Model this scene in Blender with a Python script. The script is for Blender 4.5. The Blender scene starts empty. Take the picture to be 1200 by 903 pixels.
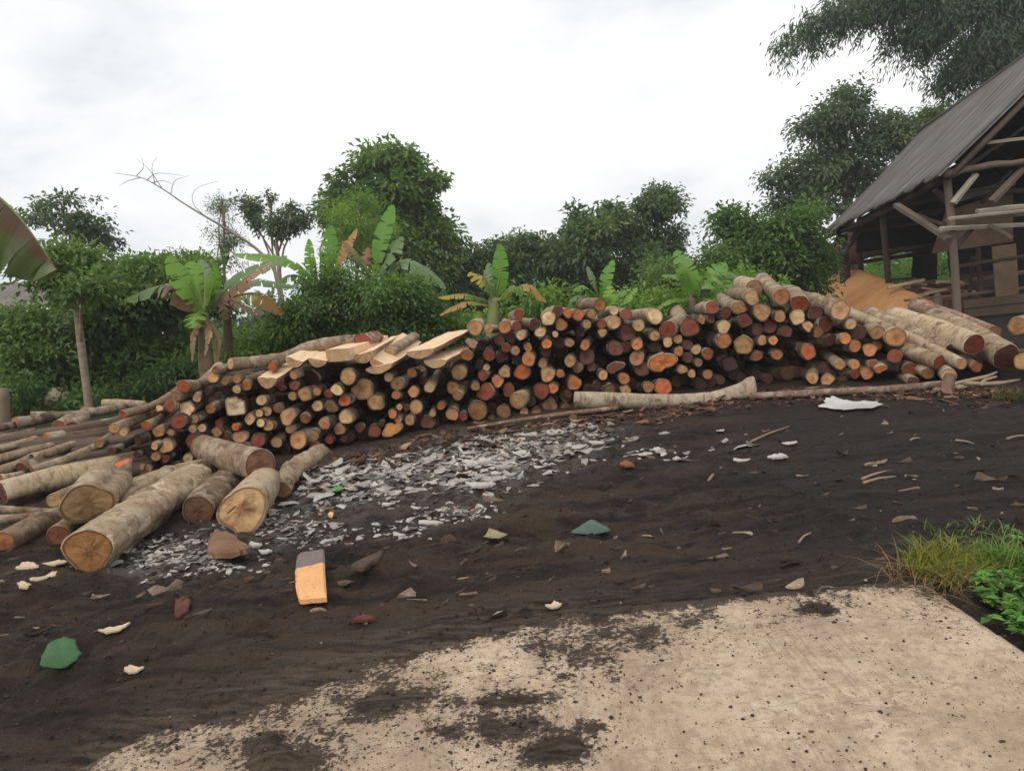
import bpy, math, random
import numpy as np
from mathutils import Vector, Matrix, Quaternion

rng = np.random.default_rng(11)
RD = random.Random(5)
PI = math.pi
scene = bpy.context.scene
COL = scene.collection

# ------------------------------------------------------------------ camera and pixel helpers
EYE = np.array([0.0, 0.0, 1.55])
PITCH, ROLL, FPX = math.radians(-6.0), math.radians(5.0), 866.7
_f = np.array([0, math.cos(PITCH), math.sin(PITCH)])
_r0 = np.array([1.0, 0, 0]); _u0 = np.array([0, -math.sin(PITCH), math.cos(PITCH)])
CR = _r0 * math.cos(ROLL) - _u0 * math.sin(ROLL)
CU = _u0 * math.cos(ROLL) + _r0 * math.sin(ROLL)
CF = _f

def ray(px, py):
    return CF + (px - 600.0) / FPX * CR + (451.5 - py) / FPX * CU

def at(px, py, Y):
    d = ray(px, py)
    return Vector(EYE + d * (Y / d[1]))

def to_px(P):
    v = np.asarray(P, float) - EYE
    z = v @ CF
    return 600 + FPX * (v @ CR) / z, 451.5 - FPX * (v @ CU) / z

def base_z(y):
    return np.interp(y, [-200, 0, 8, 14, 40, 400], [-6, 0, .24, .66, 1.3, 5.0])

def gpt(px, py, h=0.0):
    """the point of the ground seen at a pixel of the photograph"""
    d = ray(px, py)
    t = 3.0
    for _ in range(60):
        p = EYE + d * t
        e = p[2] - (base_z(p[1]) + h)
        t += e * 2.2 if abs(e) < 1 else e
        t = min(max(t, .3), 150)
    return Vector(EYE + d * t)

cam_d = bpy.data.cameras.new('camera'); cam = bpy.data.objects.new('camera', cam_d); COL.objects.link(cam)
cam_d.sensor_width = 36.0; cam_d.lens = 26.0; cam_d.clip_start = .05; cam_d.clip_end = 2000
M = Matrix.Identity(4)
for i in range(3):
    M[i][0] = CR[i]; M[i][1] = CU[i]; M[i][2] = -CF[i]; M[i][3] = EYE[i]
cam.matrix_world = M
scene.camera = cam

# ------------------------------------------------------------------ noise
_T = np.random.default_rng(3).random((256, 256))
def vn(x, y, s=0):
    x = np.asarray(x, float) + 37.3 * s; y = np.asarray(y, float) + 91.7 * s
    xi = np.floor(x).astype(int); yi = np.floor(y).astype(int)
    fx = x - xi; fy = y - yi
    fx = fx * fx * (3 - 2 * fx); fy = fy * fy * (3 - 2 * fy)
    a = _T[xi & 255, yi & 255]; b = _T[(xi + 1) & 255, yi & 255]
    c = _T[xi & 255, (yi + 1) & 255]; d = _T[(xi + 1) & 255, (yi + 1) & 255]
    return (a * (1 - fx) + b * fx) * (1 - fy) + (c * (1 - fx) + d * fx) * fy * 1.0 - 0.5
def fbm(x, y, o=4, s=0):
    t = 0; a = 1.0
    for i in range(o):
        t = t + a * vn(x * 2 ** i, y * 2 ** i, s + i * 3); a *= .5
    return t
def sstep(a, b, x):
    t = np.clip((x - a) / (b - a), 0, 1); return t * t * (3 - 2 * t)

# ------------------------------------------------------------------ mesh helpers
def mesh_np(name, V, F, mats=(), smooth=False, mi=None, attrs=None):
    """V (n,3); F a (m,k) array or a list of such arrays"""
    V = np.asarray(V, np.float32)
    Fs = F if isinstance(F, list) else [F]
    Fs = [np.asarray(f, np.int32) for f in Fs if len(f)]
    me = bpy.data.meshes.new(name)
    me.vertices.add(len(V)); me.vertices.foreach_set('co', V.ravel())
    loops = np.concatenate([f.ravel() for f in Fs])
    tot = np.concatenate([np.full(len(f), f.shape[1], np.int32) for f in Fs])
    st = np.concatenate([[0], np.cumsum(tot)[:-1]]).astype(np.int32)
    me.loops.add(len(loops)); me.loops.foreach_set('vertex_index', loops)
    me.polygons.add(len(tot)); me.polygons.foreach_set('loop_start', st); me.polygons.foreach_set('loop_total', tot)
    for m in mats: me.materials.append(m)
    if mi is not None: me.polygons.foreach_set('material_index', np.asarray(mi, np.int32))
    me.update(calc_edges=True)
    me.polygons.foreach_set('use_smooth', np.full(len(tot), bool(smooth)))
    for k, a in (attrs or {}).items():
        at_ = me.attributes.new(k, 'FLOAT', 'POINT'); at_.data.foreach_set('value', np.asarray(a, np.float32))
    me.validate()
    return me

def link(name, me, parent=None, loc=None, color=None):
    o = bpy.data.objects.new(name, me); COL.objects.link(o)
    if parent is not None: o.parent = parent
    if loc is not None: o.location = loc
    if color is not None: o.color = (*color, 1)
    return o

def tag(o, label=None, cat=None, group=None, kind=None):
    if label: o['label'] = label
    if cat: o['category'] = cat
    if group: o['group'] = group
    if kind: o['kind'] = kind
    return o

def thing(name, loc, label, cat, group=None):
    o = bpy.data.objects.new(name, None); COL.objects.link(o); o.location = loc
    o.empty_display_size = .1
    return tag(o, label, cat, group)

class MB:
    """collects shapes for one mesh object, in world coordinates"""
    def __init__(s): s.V = []; s.F = {}; s.n = 0
    def add(s, V, F):
        V = np.asarray(V, float)
        for f in (F if isinstance(F, list) else [F]):
            f = np.asarray(f, int)
            if len(f): s.F.setdefault(f.shape[1], []).append(f + s.n)
        s.V.append(V); s.n += len(V)
    def tube(s, pts, rad, n=8, cap=True):
        V, F = tube(pts, rad, n, cap); s.add(V, F); return s
    def box(s, P0, P1, w, h, up=(0, 0, 1)):
        P0, P1 = Vector(P0), Vector(P1); z = (P1 - P0).normalized()
        x = z.cross(Vector(up)).normalized(); y = x.cross(z)
        V = []
        for P in (P0, P1):
            for a, b in ((-1, -1), (1, -1), (1, 1), (-1, 1)): V.append(P + x * a * w / 2 + y * b * h / 2)
        s.add(V, [[(3, 2, 1, 0), (4, 5, 6, 7), (0, 1, 5, 4), (1, 2, 6, 5), (2, 3, 7, 6), (3, 0, 4, 7)]]); return s
    def build(s, name, mat, parent=None, smooth=False, color=None, attrs=None):
        org = parent.matrix_basis.translation if parent is not None else Vector((0, 0, 0))
        V = np.concatenate(s.V) - np.array(org)
        loc = None
        if parent is None:
            c = np.array([V[:, 0].mean(), V[:, 1].mean(), V[:, 2].min()]); V = V - c; loc = c
        F = [np.concatenate(v) for v in s.F.values()]
        return link(name, mesh_np(name, V, F, [mat], smooth, attrs=attrs), parent, loc, color)

def crom(pts, n):
    """smooth curve through points"""
    P = np.asarray([tuple(p) for p in pts], float)
    if len(P) == 2: return P[0] + (P[1] - P[0]) * np.linspace(0, 1, n)[:, None]
    Q = np.vstack([2 * P[0] - P[1], P, 2 * P[-1] - P[-2]])
    out = []
    for t in np.linspace(0, len(P) - 1 - 1e-6, n):
        i = int(t); u = t - i
        a, b, c, d = Q[i:i + 4]
        out.append(.5 * (2 * b + (c - a) * u + (2 * a - 5 * b + 4 * c - d) * u * u + (3 * b - a - 3 * c + d) * u ** 3))
    return np.array(out)

def frames(C):
    T = np.gradient(C, axis=0); T /= np.linalg.norm(T, axis=1)[:, None] + 1e-9
    ref = np.array([0, 0, 1.0]) if abs(T[0][2]) < .8 else np.array([1.0, 0, 0])
    X = np.cross(T, ref); X /= np.linalg.norm(X, axis=1)[:, None] + 1e-9
    return T, X, np.cross(X, T)

def tube(pts, rad, n=8, cap=True, rough=0.0, seed=0):
    C = np.asarray([tuple(p) for p in pts], float); k = len(C)
    r = np.interp(np.linspace(0, 1, k), np.linspace(0, 1, len(rad)), rad) if hasattr(rad, '__len__') else np.full(k, rad)
    T, X, Y = frames(C)
    th = np.arange(n) * 2 * PI / n
    R = r[:, None] * np.ones(n)
    if rough: R = R * (1 + rough * np.random.default_rng(seed).normal(size=(k, n)))
    V = C[:, None, :] + R[:, :, None] * (np.cos(th)[None, :, None] * X[:, None, :] + np.sin(th)[None, :, None] * Y[:, None, :])
    i, j = np.meshgrid(np.arange(k - 1), np.arange(n), indexing='ij')
    a = i * n + j; b = i * n + (j + 1) % n
    F = np.stack([a, b, b + n, a + n], -1).reshape(-1, 4)
    V = V.reshape(-1, 3); out = [F]
    if cap:
        V = np.vstack([V, C[0], C[-1]]); m = k * n
        jj = np.arange(n)
        out.append(np.stack([np.full(n, m), (jj + 1) % n, jj], -1))
        out.append(np.stack([np.full(n, m + 1), (k - 1) * n + jj, (k - 1) * n + (jj + 1) % n], -1))
    return V, out

# ------------------------------------------------------------------ materials
def newmat(name):
    m = bpy.data.materials.new(name); m.use_nodes = True
    nt = m.node_tree; nt.nodes.clear()
    return m, nt
class N:
    """small node builder"""
    def __init__(s, nt): s.nt = nt
    def __call__(s, t, **kw):
        n = s.nt.nodes.new(t)
        ins = kw.pop('i', {})
        for k, v in kw.items(): setattr(n, k, v)
        for k, v in ins.items():
            if isinstance(v, bpy.types.NodeSocket): s.nt.links.new(v, n.inputs[k])
            else: n.inputs[k].default_value = v
        return n
    def noise(s, vec, scale, detail=4, rough=.55, dist=0):
        return s('ShaderNodeTexNoise', i={'Vector': vec, 'Scale': scale, 'Detail': detail, 'Roughness': rough, 'Distortion': dist}).outputs['Fac']
    def ramp(s, fac, stops, interp='LINEAR'):
        n = s('ShaderNodeValToRGB', i={'Fac': fac}); cr = n.color_ramp; cr.interpolation = interp
        while len(cr.elements) < len(stops): cr.elements.new(.5)
        for e, (p, c) in zip(cr.elements, stops):
            e.position = p; e.color = c if len(c) == 4 else (*c, 1)
        return n.outputs['Color']
    def mix(s, f, a, b, mode='MIX'):
        n = s('ShaderNodeMix', data_type='RGBA', blend_type=mode)
        for k, v in ((0, f), (6, a), (7, b)):
            if isinstance(v, bpy.types.NodeSocket): s.nt.links.new(v, n.inputs[k])
            else: n.inputs[k].default_value = v if k == 0 or len(v) == 4 else (*v, 1)
        return n.outputs[2]
    def math(s, op, a, b=0.0, c=0.0):
        n = s('ShaderNodeMath', operation=op)
        for k, v in enumerate((a, b, c)):
            if isinstance(v, bpy.types.NodeSocket): s.nt.links.new(v, n.inputs[k])
            else: n.inputs[k].default_value = v
        return n.outputs[0]
    def map(s, vec, scale=(1, 1, 1), rot=(0, 0, 0), loc=(0, 0, 0)):
        return s('ShaderNodeMapping', i={'Vector': vec, 'Scale': scale, 'Rotation': rot, 'Location': loc}).outputs[0]
    def coord(s, k='Object'): return s('ShaderNodeTexCoord').outputs[k]
    def attr(s, k): return s('ShaderNodeAttribute', attribute_name=k).outputs['Fac']
    def bump(s, h, st=.5, d=.02): return s('ShaderNodeBump', i={'Height': h, 'Strength': st, 'Distance': d}).outputs[0]
    def out(s, col, rough=.8, normal=None, spec=.3, trans=0.0, tcol=None):
        i = {'Base Color': col if isinstance(col, bpy.types.NodeSocket) else (*col, 1), 'Roughness': rough, 'Specular IOR Level': spec}
        if normal is not None: i['Normal'] = normal
        p = s('ShaderNodeBsdfPrincipled', i=i).outputs[0]
        if trans:
            t = s('ShaderNodeBsdfTranslucent', i={'Color': tcol if tcol is not None else i['Base Color']}).outputs[0]
            p = s('ShaderNodeMixShader', i={0: trans, 1: p, 2: t}).outputs[0]
        s.nt.links.new(p, s('ShaderNodeOutputMaterial').inputs[0])

def mul(c, k): return tuple(x * k for x in c)

def mat_simple(name, c, rough=.85, var=.35, scale=14, bump=.4, stretch=(1, 1, 1), dirt=None, spec=.25):
    m, nt = newmat(name); n = N(nt)
    v = n.map(n.coord('Object'), stretch)
    a = n.noise(v, scale, 6, .6); b = n.noise(v, scale * .17, 3)
    col = n.mix(a, mul(c, 1 - var), mul(c, 1 + var))
    col = n.mix(n.ramp(b, [(.35, (0, 0, 0)), (.7, (1, 1, 1))]), col, dirt or mul(c, .6))
    n.out(col, rough, n.bump(a, bump, .02), spec)
    return m

# bark: pale grey tan, object colour, rings across the stem, whitish lichen
def mat_bark():
    m, nt = newmat('bark'); n = N(nt)
    oi = n('ShaderNodeObjectInfo')
    co = n('ShaderNodeVectorMath', operation='ADD', i={0: n.coord('Object'), 1: n('ShaderNodeCombineXYZ', i={0: n.math('MULTIPLY', oi.outputs['Random'], 57.0), 2: n.math('MULTIPLY', oi.outputs['Random'], 23.0)}).outputs[0]}).outputs[0]
    rings = n.noise(n.map(co, (7, 7, 22)), 1.0, 6, .7, 1.2)
    patch = n.noise(co, 7, 4, .6)
    fine = n.noise(co, 60, 5, .7)
    base = oi.outputs['Color']
    dark = n.mix(1.0, base, (.40, .33, .27), 'MULTIPLY')
    c = n.mix(n.ramp(rings, [(.36, (.25, .25, .25)), (.54, (1, 1, 1))]), dark, base)
    c = n.mix(n.ramp(patch, [(.5, (0, 0, 0)), (.62, (.75, .75, .75))]), c, n.mix(.55, base, (.66, .58, .46)))
    c = n.mix(n.ramp(n.noise(co, 4.2, 5, .7), [(.56, (0, 0, 0)), (.64, (.75, .75, .75))]), c, (.085, .058, .042))
    c = n.mix(n.math('MULTIPLY', fine, .5), c, n.mix(1.0, c, (.35, .32, .3), 'MULTIPLY'))
    h = n.math('ADD', n.math('MULTIPLY', rings, .7), n.math('MULTIPLY', fine, .5))
    n.out(c, .85, n.bump(h, .75, .02), .2)
    return m

# sawn ends: object colour, growth rings, saw marks, radial checks, dark stains
def mat_cut():
    m, nt = newmat('cut wood'); n = N(nt)
    oi = n('ShaderNodeObjectInfo'); co = n.coord('Object')
    sep = n('ShaderNodeSeparateXYZ', i={0: co})
    off = n('ShaderNodeCombineXYZ', i={0: n.math('MULTIPLY', oi.outputs['Random'], 71.0), 1: n.math('MULTIPLY', oi.outputs['Random'], 31.0)}).outputs[0]
    cr = n('ShaderNodeVectorMath', operation='ADD', i={0: co, 1: off}).outputs[0]
    wob = n.noise(cr, 12, 3)
    x, y = sep.outputs[0], sep.outputs[1]
    rr = n.math('SQRT', n.math('ADD', n.math('MULTIPLY', x, x), n.math('MULTIPLY', y, y)))
    rad = n.attr('rad')
    ring = n.math('SINE', n.math('MULTIPLY', n.math('ADD', rr, n.math('MULTIPLY', wob, .025)), 520.0))
    base = oi.outputs['Color']
    c = n.mix(n.math('MULTIPLY_ADD', ring, .13, .17), base, n.mix(1.0, base, (.60, .50, .42), 'MULTIPLY'))
    st = n.noise(cr, 16, 4, .6)
    c = n.mix(n.ramp(st, [(.48, (0, 0, 0)), (.72, (.7, .7, .7))]), c, n.mix(1.0, base, (.42, .32, .28), 'MULTIPLY'))
    # heart darker and redder, with its own uneven outline
    hr = n.math('ADD', rad, n.math('MULTIPLY', n.math('SUBTRACT', n.noise(cr, 9, 3), .5), .55))
    hk = n.math('MULTIPLY', n.ramp(hr, [(.22, (1, 1, 1)), (.38, (0, 0, 0))]), n.math('MULTIPLY', n.math('GREATER_THAN', n.math('FRACT', n.math('MULTIPLY', oi.outputs['Random'], 13.7)), .45), .55))
    c = n.mix(hk, c, n.mix(1.0, base, (.55, .36, .26), 'MULTIPLY'))
    st2 = n.noise(cr, 5.5, 5, .65, .4)
    c = n.mix(n.ramp(st2, [(.50, (0, 0, 0)), (.64, (.75, .75, .75))]), c, n.mix(1.0, base, (.50, .38, .30), 'MULTIPLY'))
    c = n.mix(n.ramp(st2, [(.34, (.45, .45, .45)), (.44, (0, 0, 0))]), c, n.mix(1.0, base, (1.3, 1.2, 1.05), 'MULTIPLY'))
    # saw marks, pale streaks
    saw = n.noise(n.map(cr, (10, 130, 10), (0, 0, .6)), 1, 2)
    c = n.mix(n.ramp(saw, [(.56, (0, 0, 0)), (.7, (.35, .35, .35))]), c, n.mix(1.0, base, (1.35, 1.25, 1.15), 'MULTIPLY'))
    # rim stained
    c = n.mix(n.ramp(n.math('ADD', rad, n.math('MULTIPLY', wob, .1)), [(.93, (0, 0, 0)), (1.03, (.8, .8, .8))]), c, n.mix(1.0, base, (.30, .22, .18), 'MULTIPLY'))
    # checks
    ang = n.math('ARCTAN2', y, x)
    ck = n.noise(n('ShaderNodeCombineXYZ', i={0: n.math('MULTIPLY', ang, 2.2), 1: n.math('MULTIPLY', rad, .4), 2: n.math('MULTIPLY', oi.outputs['Random'], 40.0)}).outputs[0], 2.2, 3, .7)
    ckm = n.math('MULTIPLY', n.ramp(ck, [(.30, (1, 1, 1)), (.335, (0, 0, 0))]), n.ramp(rad, [(.1, (1, 1, 1)), (.85, (0, 0, 0))]))
    c = n.mix(n.math('MULTIPLY', ckm, .8), c, (.03, .018, .012))
    h = n.math('ADD', n.math('MULTIPLY', ring, .15), n.math('ADD', saw, n.math('MULTIPLY', ckm, -1.5)))
    n.out(c, .7, n.bump(h, .45, .008), .3)
    return m
BARK, CUT = mat_bark(), mat_cut()

def leaf_mat(name, c, trans=.3, rough=.45):
    m, nt = newmat(name); n = N(nt)
    t = n.attr('tint')
    col = n.ramp(t, [(0, mul(c, .55)), (.5, c), (.85, (c[0] * 1.5, c[1] * 1.35, c[2] * 1.2)), (1, (c[0] * 2.0 + .03, c[1] * 1.35, c[2] * .9))])
    n.out(col, rough, None, .35, trans, n.mix(1.0, col, (1.25, 1.35, .6), 'MULTIPLY'))
    return m

# ------------------------------------------------------------------ world and sun
w = bpy.data.worlds.new('World'); scene.world = w; w.use_nodes = True
nt = w.node_tree; nt.nodes.clear(); n = N(nt)
SUN_EL, SUN_AZ = math.radians(50), math.radians(205)
sky = n('ShaderNodeTexSky', sky_type='NISHITA', sun_disc=False, sun_elevation=SUN_EL, sun_rotation=SUN_AZ, air_density=1.0, dust_density=2.0)
bg1 = n('ShaderNodeBackground', i={'Color': sky.outputs[0], 'Strength': .12})
dirv = n.map(n.coord('Generated'), (1, 1, 2.3))
cl = n.math('ADD', n.math('MULTIPLY', n.noise(dirv, 1.7, 6, .5, .25), .7), n.math('MULTIPLY', n.noise(dirv, 5.0, 5, .55), .3))
ccol = n.ramp(cl, [(.36, (.60, .635, .68)), (.45, (.72, .75, .785)), (.52, (.86, .87, .885)), (.62, (1.0, 1.0, .995))])
bg2 = n('ShaderNodeBackground', i={'Color': ccol, 'Strength': 1.03})
mx = n('ShaderNodeMixShader', i={0: n.ramp(cl, [(.28, (.82, .82, .82)), (.5, (.97, .97, .97))]), 1: bg1.outputs[0], 2: bg2.outputs[0]})
nt.links.new(mx.outputs[0], n('ShaderNodeOutputWorld').inputs[0])
sd = bpy.data.lights.new('sun', 'SUN'); so = bpy.data.objects.new('sun', sd); COL.objects.link(so)
sd.energy = 1.4; sd.angle = math.radians(40); sd.color = (1, .93, .82)
sv = Vector((math.cos(SUN_EL) * math.sin(SUN_AZ), math.cos(SUN_EL) * math.cos(SUN_AZ), math.sin(SUN_EL)))
so.rotation_euler = (-sv).to_track_quat('-Z', 'Y').to_euler()
so.location = (0, -5, 30)
scene.view_settings.view_transform = 'Standard'; scene.view_settings.look = 'None'
scene.view_settings.exposure = 0.18; scene.view_settings.gamma = 1.0
scene.view_settings.use_curve_mapping = False
scene.cycles.max_bounces = 6; scene.cycles.transparent_max_bounces = 4
scene.cycles.use_denoising = True

# ------------------------------------------------------------------ ground and slab
CORN = gpt(1090, 684); EDGE = gpt(1200, 760)
ED = Vector((EDGE.x - CORN.x, EDGE.y - CORN.y)).normalized()      # along the slab's side, towards us
EV = Vector((ED.y, -ED.x))                                         # across the slab, to the left
if EV.x > 0: EV = -EV
_bpx = [(-60, 1010), (90, 915), (240, 868), (350, 826), (440, 788), (560, 762), (640, 742), (760, 716), (860, 706), (930, 692), (1000, 686), (1088, 682)]
BND = np.array([gpt(*p)[:2] for p in _bpx])
def poly_edge_y(x): return np.interp(x, BND[:, 0], BND[:, 1])
PATCH = []
for px, py, rx, ry in [(345, 888, 48, 24), (425, 828, 42, 15), (600, 852, 40, 20), (640, 880, 45, 16), (520, 858, 40, 9), (150, 870, 90, 18), (700, 850, 25, 7), (960, 715, 28, 6), (600, 820, 50, 8)]:
    c = gpt(px, py); a = gpt(px + rx, py); b = gpt(px, py - ry)
    PATCH.append((c.x, c.y, abs(a.x - c.x), abs(b.y - c.y)))
def soil_t(x, y):
    """thickness sign of the soil: above 0 bare soil, below 0 concrete"""
    d = (y - poly_edge_y(x)) / .34 - .05
    d = np.where(d > 0, d * 2.4, d)
    d = np.where(x < BND[0, 0] + .3, np.maximum(d, (BND[0, 0] + .3 - x) / .5), d)
    side = (x - CORN.x) * -EV.x + (y - CORN.y) * -EV.y      # > 0 beyond the slab's side
    d = np.maximum(d, np.where(side > 0, 3.0, -3))
    for cx, cy, rx, ry in PATCH:
        q = np.sqrt(((x - cx) / rx) ** 2 + ((y - cy) / ry) ** 2)
        d = np.maximum(d, (1 - q) * 1.1)
    d = np.where(d < 0, d * (.5 + .5 * sstep(-.8, 1.2, x)), d)
    d = np.clip(d, -2.6, 2)
    nz = fbm(x * 3.2 + y, y * 3.2, 5, 2) * 1.35 + fbm(x * 14, y * 14, 3, 9) * 1.0
    return np.where(side > .02, 2.0, d + nz * np.where(side > -.05, .4, 1))
def soil_bump(x, y):
    xr = x * .96 + y * .28; yr = -x * .28 + y * .96
    b = .09 * fbm(x * .7, y * .7, 3, 1) + .08 * vn(xr * .45, yr * 2.3, 4) + .065 * fbm(xr * 1.6, yr * 3.8, 4, 5)
    b = b + .06 * np.abs(fbm(x * 4.5, y * 4.5, 4, 6)) + .034 * fbm(xr * 10, yr * 13, 3, 7)
    rut = np.abs(np.sin(yr * 4.2 + .8 * fbm(xr * .5, yr * .5, 2, 8)))
    b = (b - .045) * (1 - .75 * sstep(7.0, 7.9, y))
    return b + .016 * rut * sstep(3.2, 4.2, y) * (1 - sstep(6.6, 7.5, y))
def ground_z(x, y):
    x = np.asarray(x, float); y = np.asarray(y, float)
    t = soil_t(x, y)
    side = (x - CORN.x) * -EV.x + (y - CORN.y) * -EV.y
    far = sstep(0, 1.2, y - poly_edge_y(x))
    t = t - .62
    z = base_z(y) + np.where(t > 0, np.clip(t, 0, 1) * .014 + .001, np.clip(t * .03, -.03, 0) - .002)
    amp = np.where(side > 0, .6, .25 + .75 * far) * sstep(0, 1.0, t)
    z = z + soil_bump(x, y) * amp * np.where(y > 14, .3, 1)
    return np.where((side > 0) & (y < CORN.y + .2), z - .035, z)
def gz(x, y): return float(ground_z(np.array([x]), np.array([y]))[0])
def onground(px, py, h=0.0):
    p = gpt(px, py); p.z = gz(p.x, p.y) + h; return p

def grow(a, step, k, lim):
    o = []; v = a
    while abs(v) < lim: step *= k; v += step; o.append(v)
    return o
xs = np.array(sorted(grow(-4.6, -.03, 1.35, 105)) + list(np.arange(-4.6, 5.6, .02)) + grow(5.58, .03, 1.35, 105))
ys = np.array(sorted(grow(1.3, -.03, 1.5, 40)) + list(np.arange(1.3, 4.6, .016)) + list(np.arange(4.6, 9.6, .026)) + grow(9.6, .04, 1.3, 110))
gx, gy = np.meshgrid(xs, ys, indexing='ij')
GZ = ground_z(gx, gy)
V = np.stack([gx, gy, GZ], -1).reshape(-1, 3)
i, j = np.meshgrid(np.arange(len(xs) - 1), np.arange(len(ys) - 1), indexing='ij')
a = i * len(ys) + j
F = np.stack([a, a + len(ys), a + len(ys) + 1, a + 1], -1).reshape(-1, 4)
gpx, gpy = to_px(V)
# brown litter near the foot of the stacks, ash-grey under the chips, green further off: what lies there, not light
basel = np.interp(gx.ravel(), [-4.2, -3, -1.6, -.3, 1, 3.2, 5.2], [6.3, 6.6, 7.5, 8.1, 8.7, 8.6, 8.0])
brown = np.clip(1 - np.abs(gy.ravel() - basel) / .75, 0, 1)
CH = [(560, 528, 80, 18, 3), (650, 512, 55, 13, 2.2), (480, 545, 65, 16, 2.2), (430, 572, 55, 14, 1.5), (520, 604, 40, 9, .9), (325, 606, 45, 16, 1.1), (370, 622, 40, 12, .6),
      (200, 640, 45, 16, 1.3), (565, 572, 48, 10, 1.1), (690, 505, 25, 7, .6), (775, 535, 28, 8, .12), (480, 622, 30, 9, .4), (395, 548, 45, 12, 1.2), (240, 650, 60, 14, .5), (860, 520, 45, 12, .06), (170, 660, 25, 9, .4)]
ash = np.zeros(len(V))
for cx, cy, sx, sy, wt in CH:
    c = gpt(cx, cy); e = gpt(cx + sx, cy); f = gpt(cx, cy - sy)
    ash += wt * .5 * np.exp(-((V[:, 0] - c.x) / (1.2 * abs(e.x - c.x))) ** 2 - ((V[:, 1] - c.y) / (1.3 * abs(f.y - c.y))) ** 2)
dsm = gy.ravel() - poly_edge_y(gx.ravel())
smear = np.exp(-(np.clip(dsm, 0, 9) / .42) ** 2) * (1 - .75 * sstep(-.6, 1.2, gx.ravel())) * (gy.ravel() < 4.5)
green = sstep(9.8, 10.8, gy.ravel()) * (1 - sstep(3.2, 4.2, gx.ravel()) * (1 - sstep(26, 30, gy.ravel())))

def mat_soil():
    m, nt = newmat('soil'); n = N(nt)
    co = n.coord('Object')
    big = n.noise(co, .9, 5, .6); mid = n.noise(n.map(co, (1, 2.2, 1), (0, 0, -.28)), 3.1, 6, .65); fine = n.noise(co, 38, 6, .7); gr = n.noise(co, 140, 4, .7)
    c = n.mix(n.ramp(mid, [(.36, (0, 0, 0)), (.66, (1, 1, 1))]), (.014, .0092, .0068), (.058, .036, .0225))
    c = n.mix(n.ramp(big, [(.44, (0, 0, 0)), (.66, (.8, .8, .8))]), c, (.074, .046, .029))
    c = n.mix(n.ramp(fine, [(.38, (.5, .5, .5)), (.52, (0, 0, 0))]), c, (.012, .009, .0075))
    c = n.mix(n.ramp(gr, [(.62, (0, 0, 0)), (.74, (.35, .35, .35))]), c, (.10, .080, .066))
    trk = n.noise(n.map(co, (.55, 3.4, 1), (0, 0, -.33)), 1.6, 6, .6, .35)
    c = n.mix(n.ramp(trk, [(.47, (0, 0, 0)), (.62, (.85, .85, .85))]), c, n.mix(fine, (.042, .0255, .0155), (.130, .080, .049)))
    c = n.mix(n.ramp(trk, [(.34, (.75, .75, .75)), (.44, (0, 0, 0))]), c, n.mix(fine, (.012, .0095, .0088), (.036, .027, .023)))
    sx = n('ShaderNodeSeparateXYZ', i={0: co}).outputs[0]
    chm = n.ramp(n.math('ADD', n.math('MULTIPLY', sx, .16), n.math('MULTIPLY', n.noise(co, .8, 5, .6), 1.1)), [(.62, (0, 0, 0)), (.95, (.72, .72, .72))])
    c = n.mix(chm, c, n.mix(fine, (.008, .0066, .0062), (.034, .0255, .0215)))
    br = n.math('MULTIPLY', n.attr('brown'), n.ramp(n.noise(co, 6, 5, .65), [(.35, (.2, .2, .2)), (.6, (1, 1, 1))]))
    c = n.mix(n.math('MULTIPLY', br, .8), c, n.mix(fine, (.025, .014, .010), (.125, .066, .042)))
    ah = n.math('MULTIPLY', n.attr('ash'), n.ramp(n.noise(co, 9, 5, .7), [(.42, (0, 0, 0)), (.62, (1, 1, 1))]))
    c = n.mix(n.math('MINIMUM', n.math('MULTIPLY', ah, 1.5), .85), c, n.mix(n.noise(co, 70, 5, .75), (.045, .039, .035), (.34, .32, .30)))
    sm = n.noise(n.map(co, (3, 14, 1), (0, 0, -.5)), 2.2, 6, .7)
    c = n.mix(n.math('MULTIPLY', n.attr('smear'), n.ramp(sm, [(.42, (0, 0, 0)), (.60, (.8, .8, .8))])), c, n.mix(gr, (.08, .06, .044), (.32, .24, .17)))
    c = n.mix(n.attr('green'), c, n.mix(fine, (.02, .03, .012), (.05, .085, .025)))
    h = n.math('ADD', n.math('MULTIPLY', fine, 1.2), n.math('ADD', n.math('MULTIPLY', gr, .35), n.math('MULTIPLY', n.noise(co, 15, 5, .65), 1.5)))
    wet = n.ramp(trk, [(.38, (.9, .9, .9)), (.52, (.55, .55, .55)), (.62, (.75, .75, .75))])
    n.out(c, wet, n.bump(h, 1.0, .045), .22)
    return m
g = link('ground', mesh_np('ground', V, F, [mat_soil()], True, attrs={'brown': brown, 'ash': np.clip(ash, 0, 1), 'green': green, 'smear': smear}))
tag(g, 'dark muddy earth yard strewn with bark and chips', kind='structure')

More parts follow.
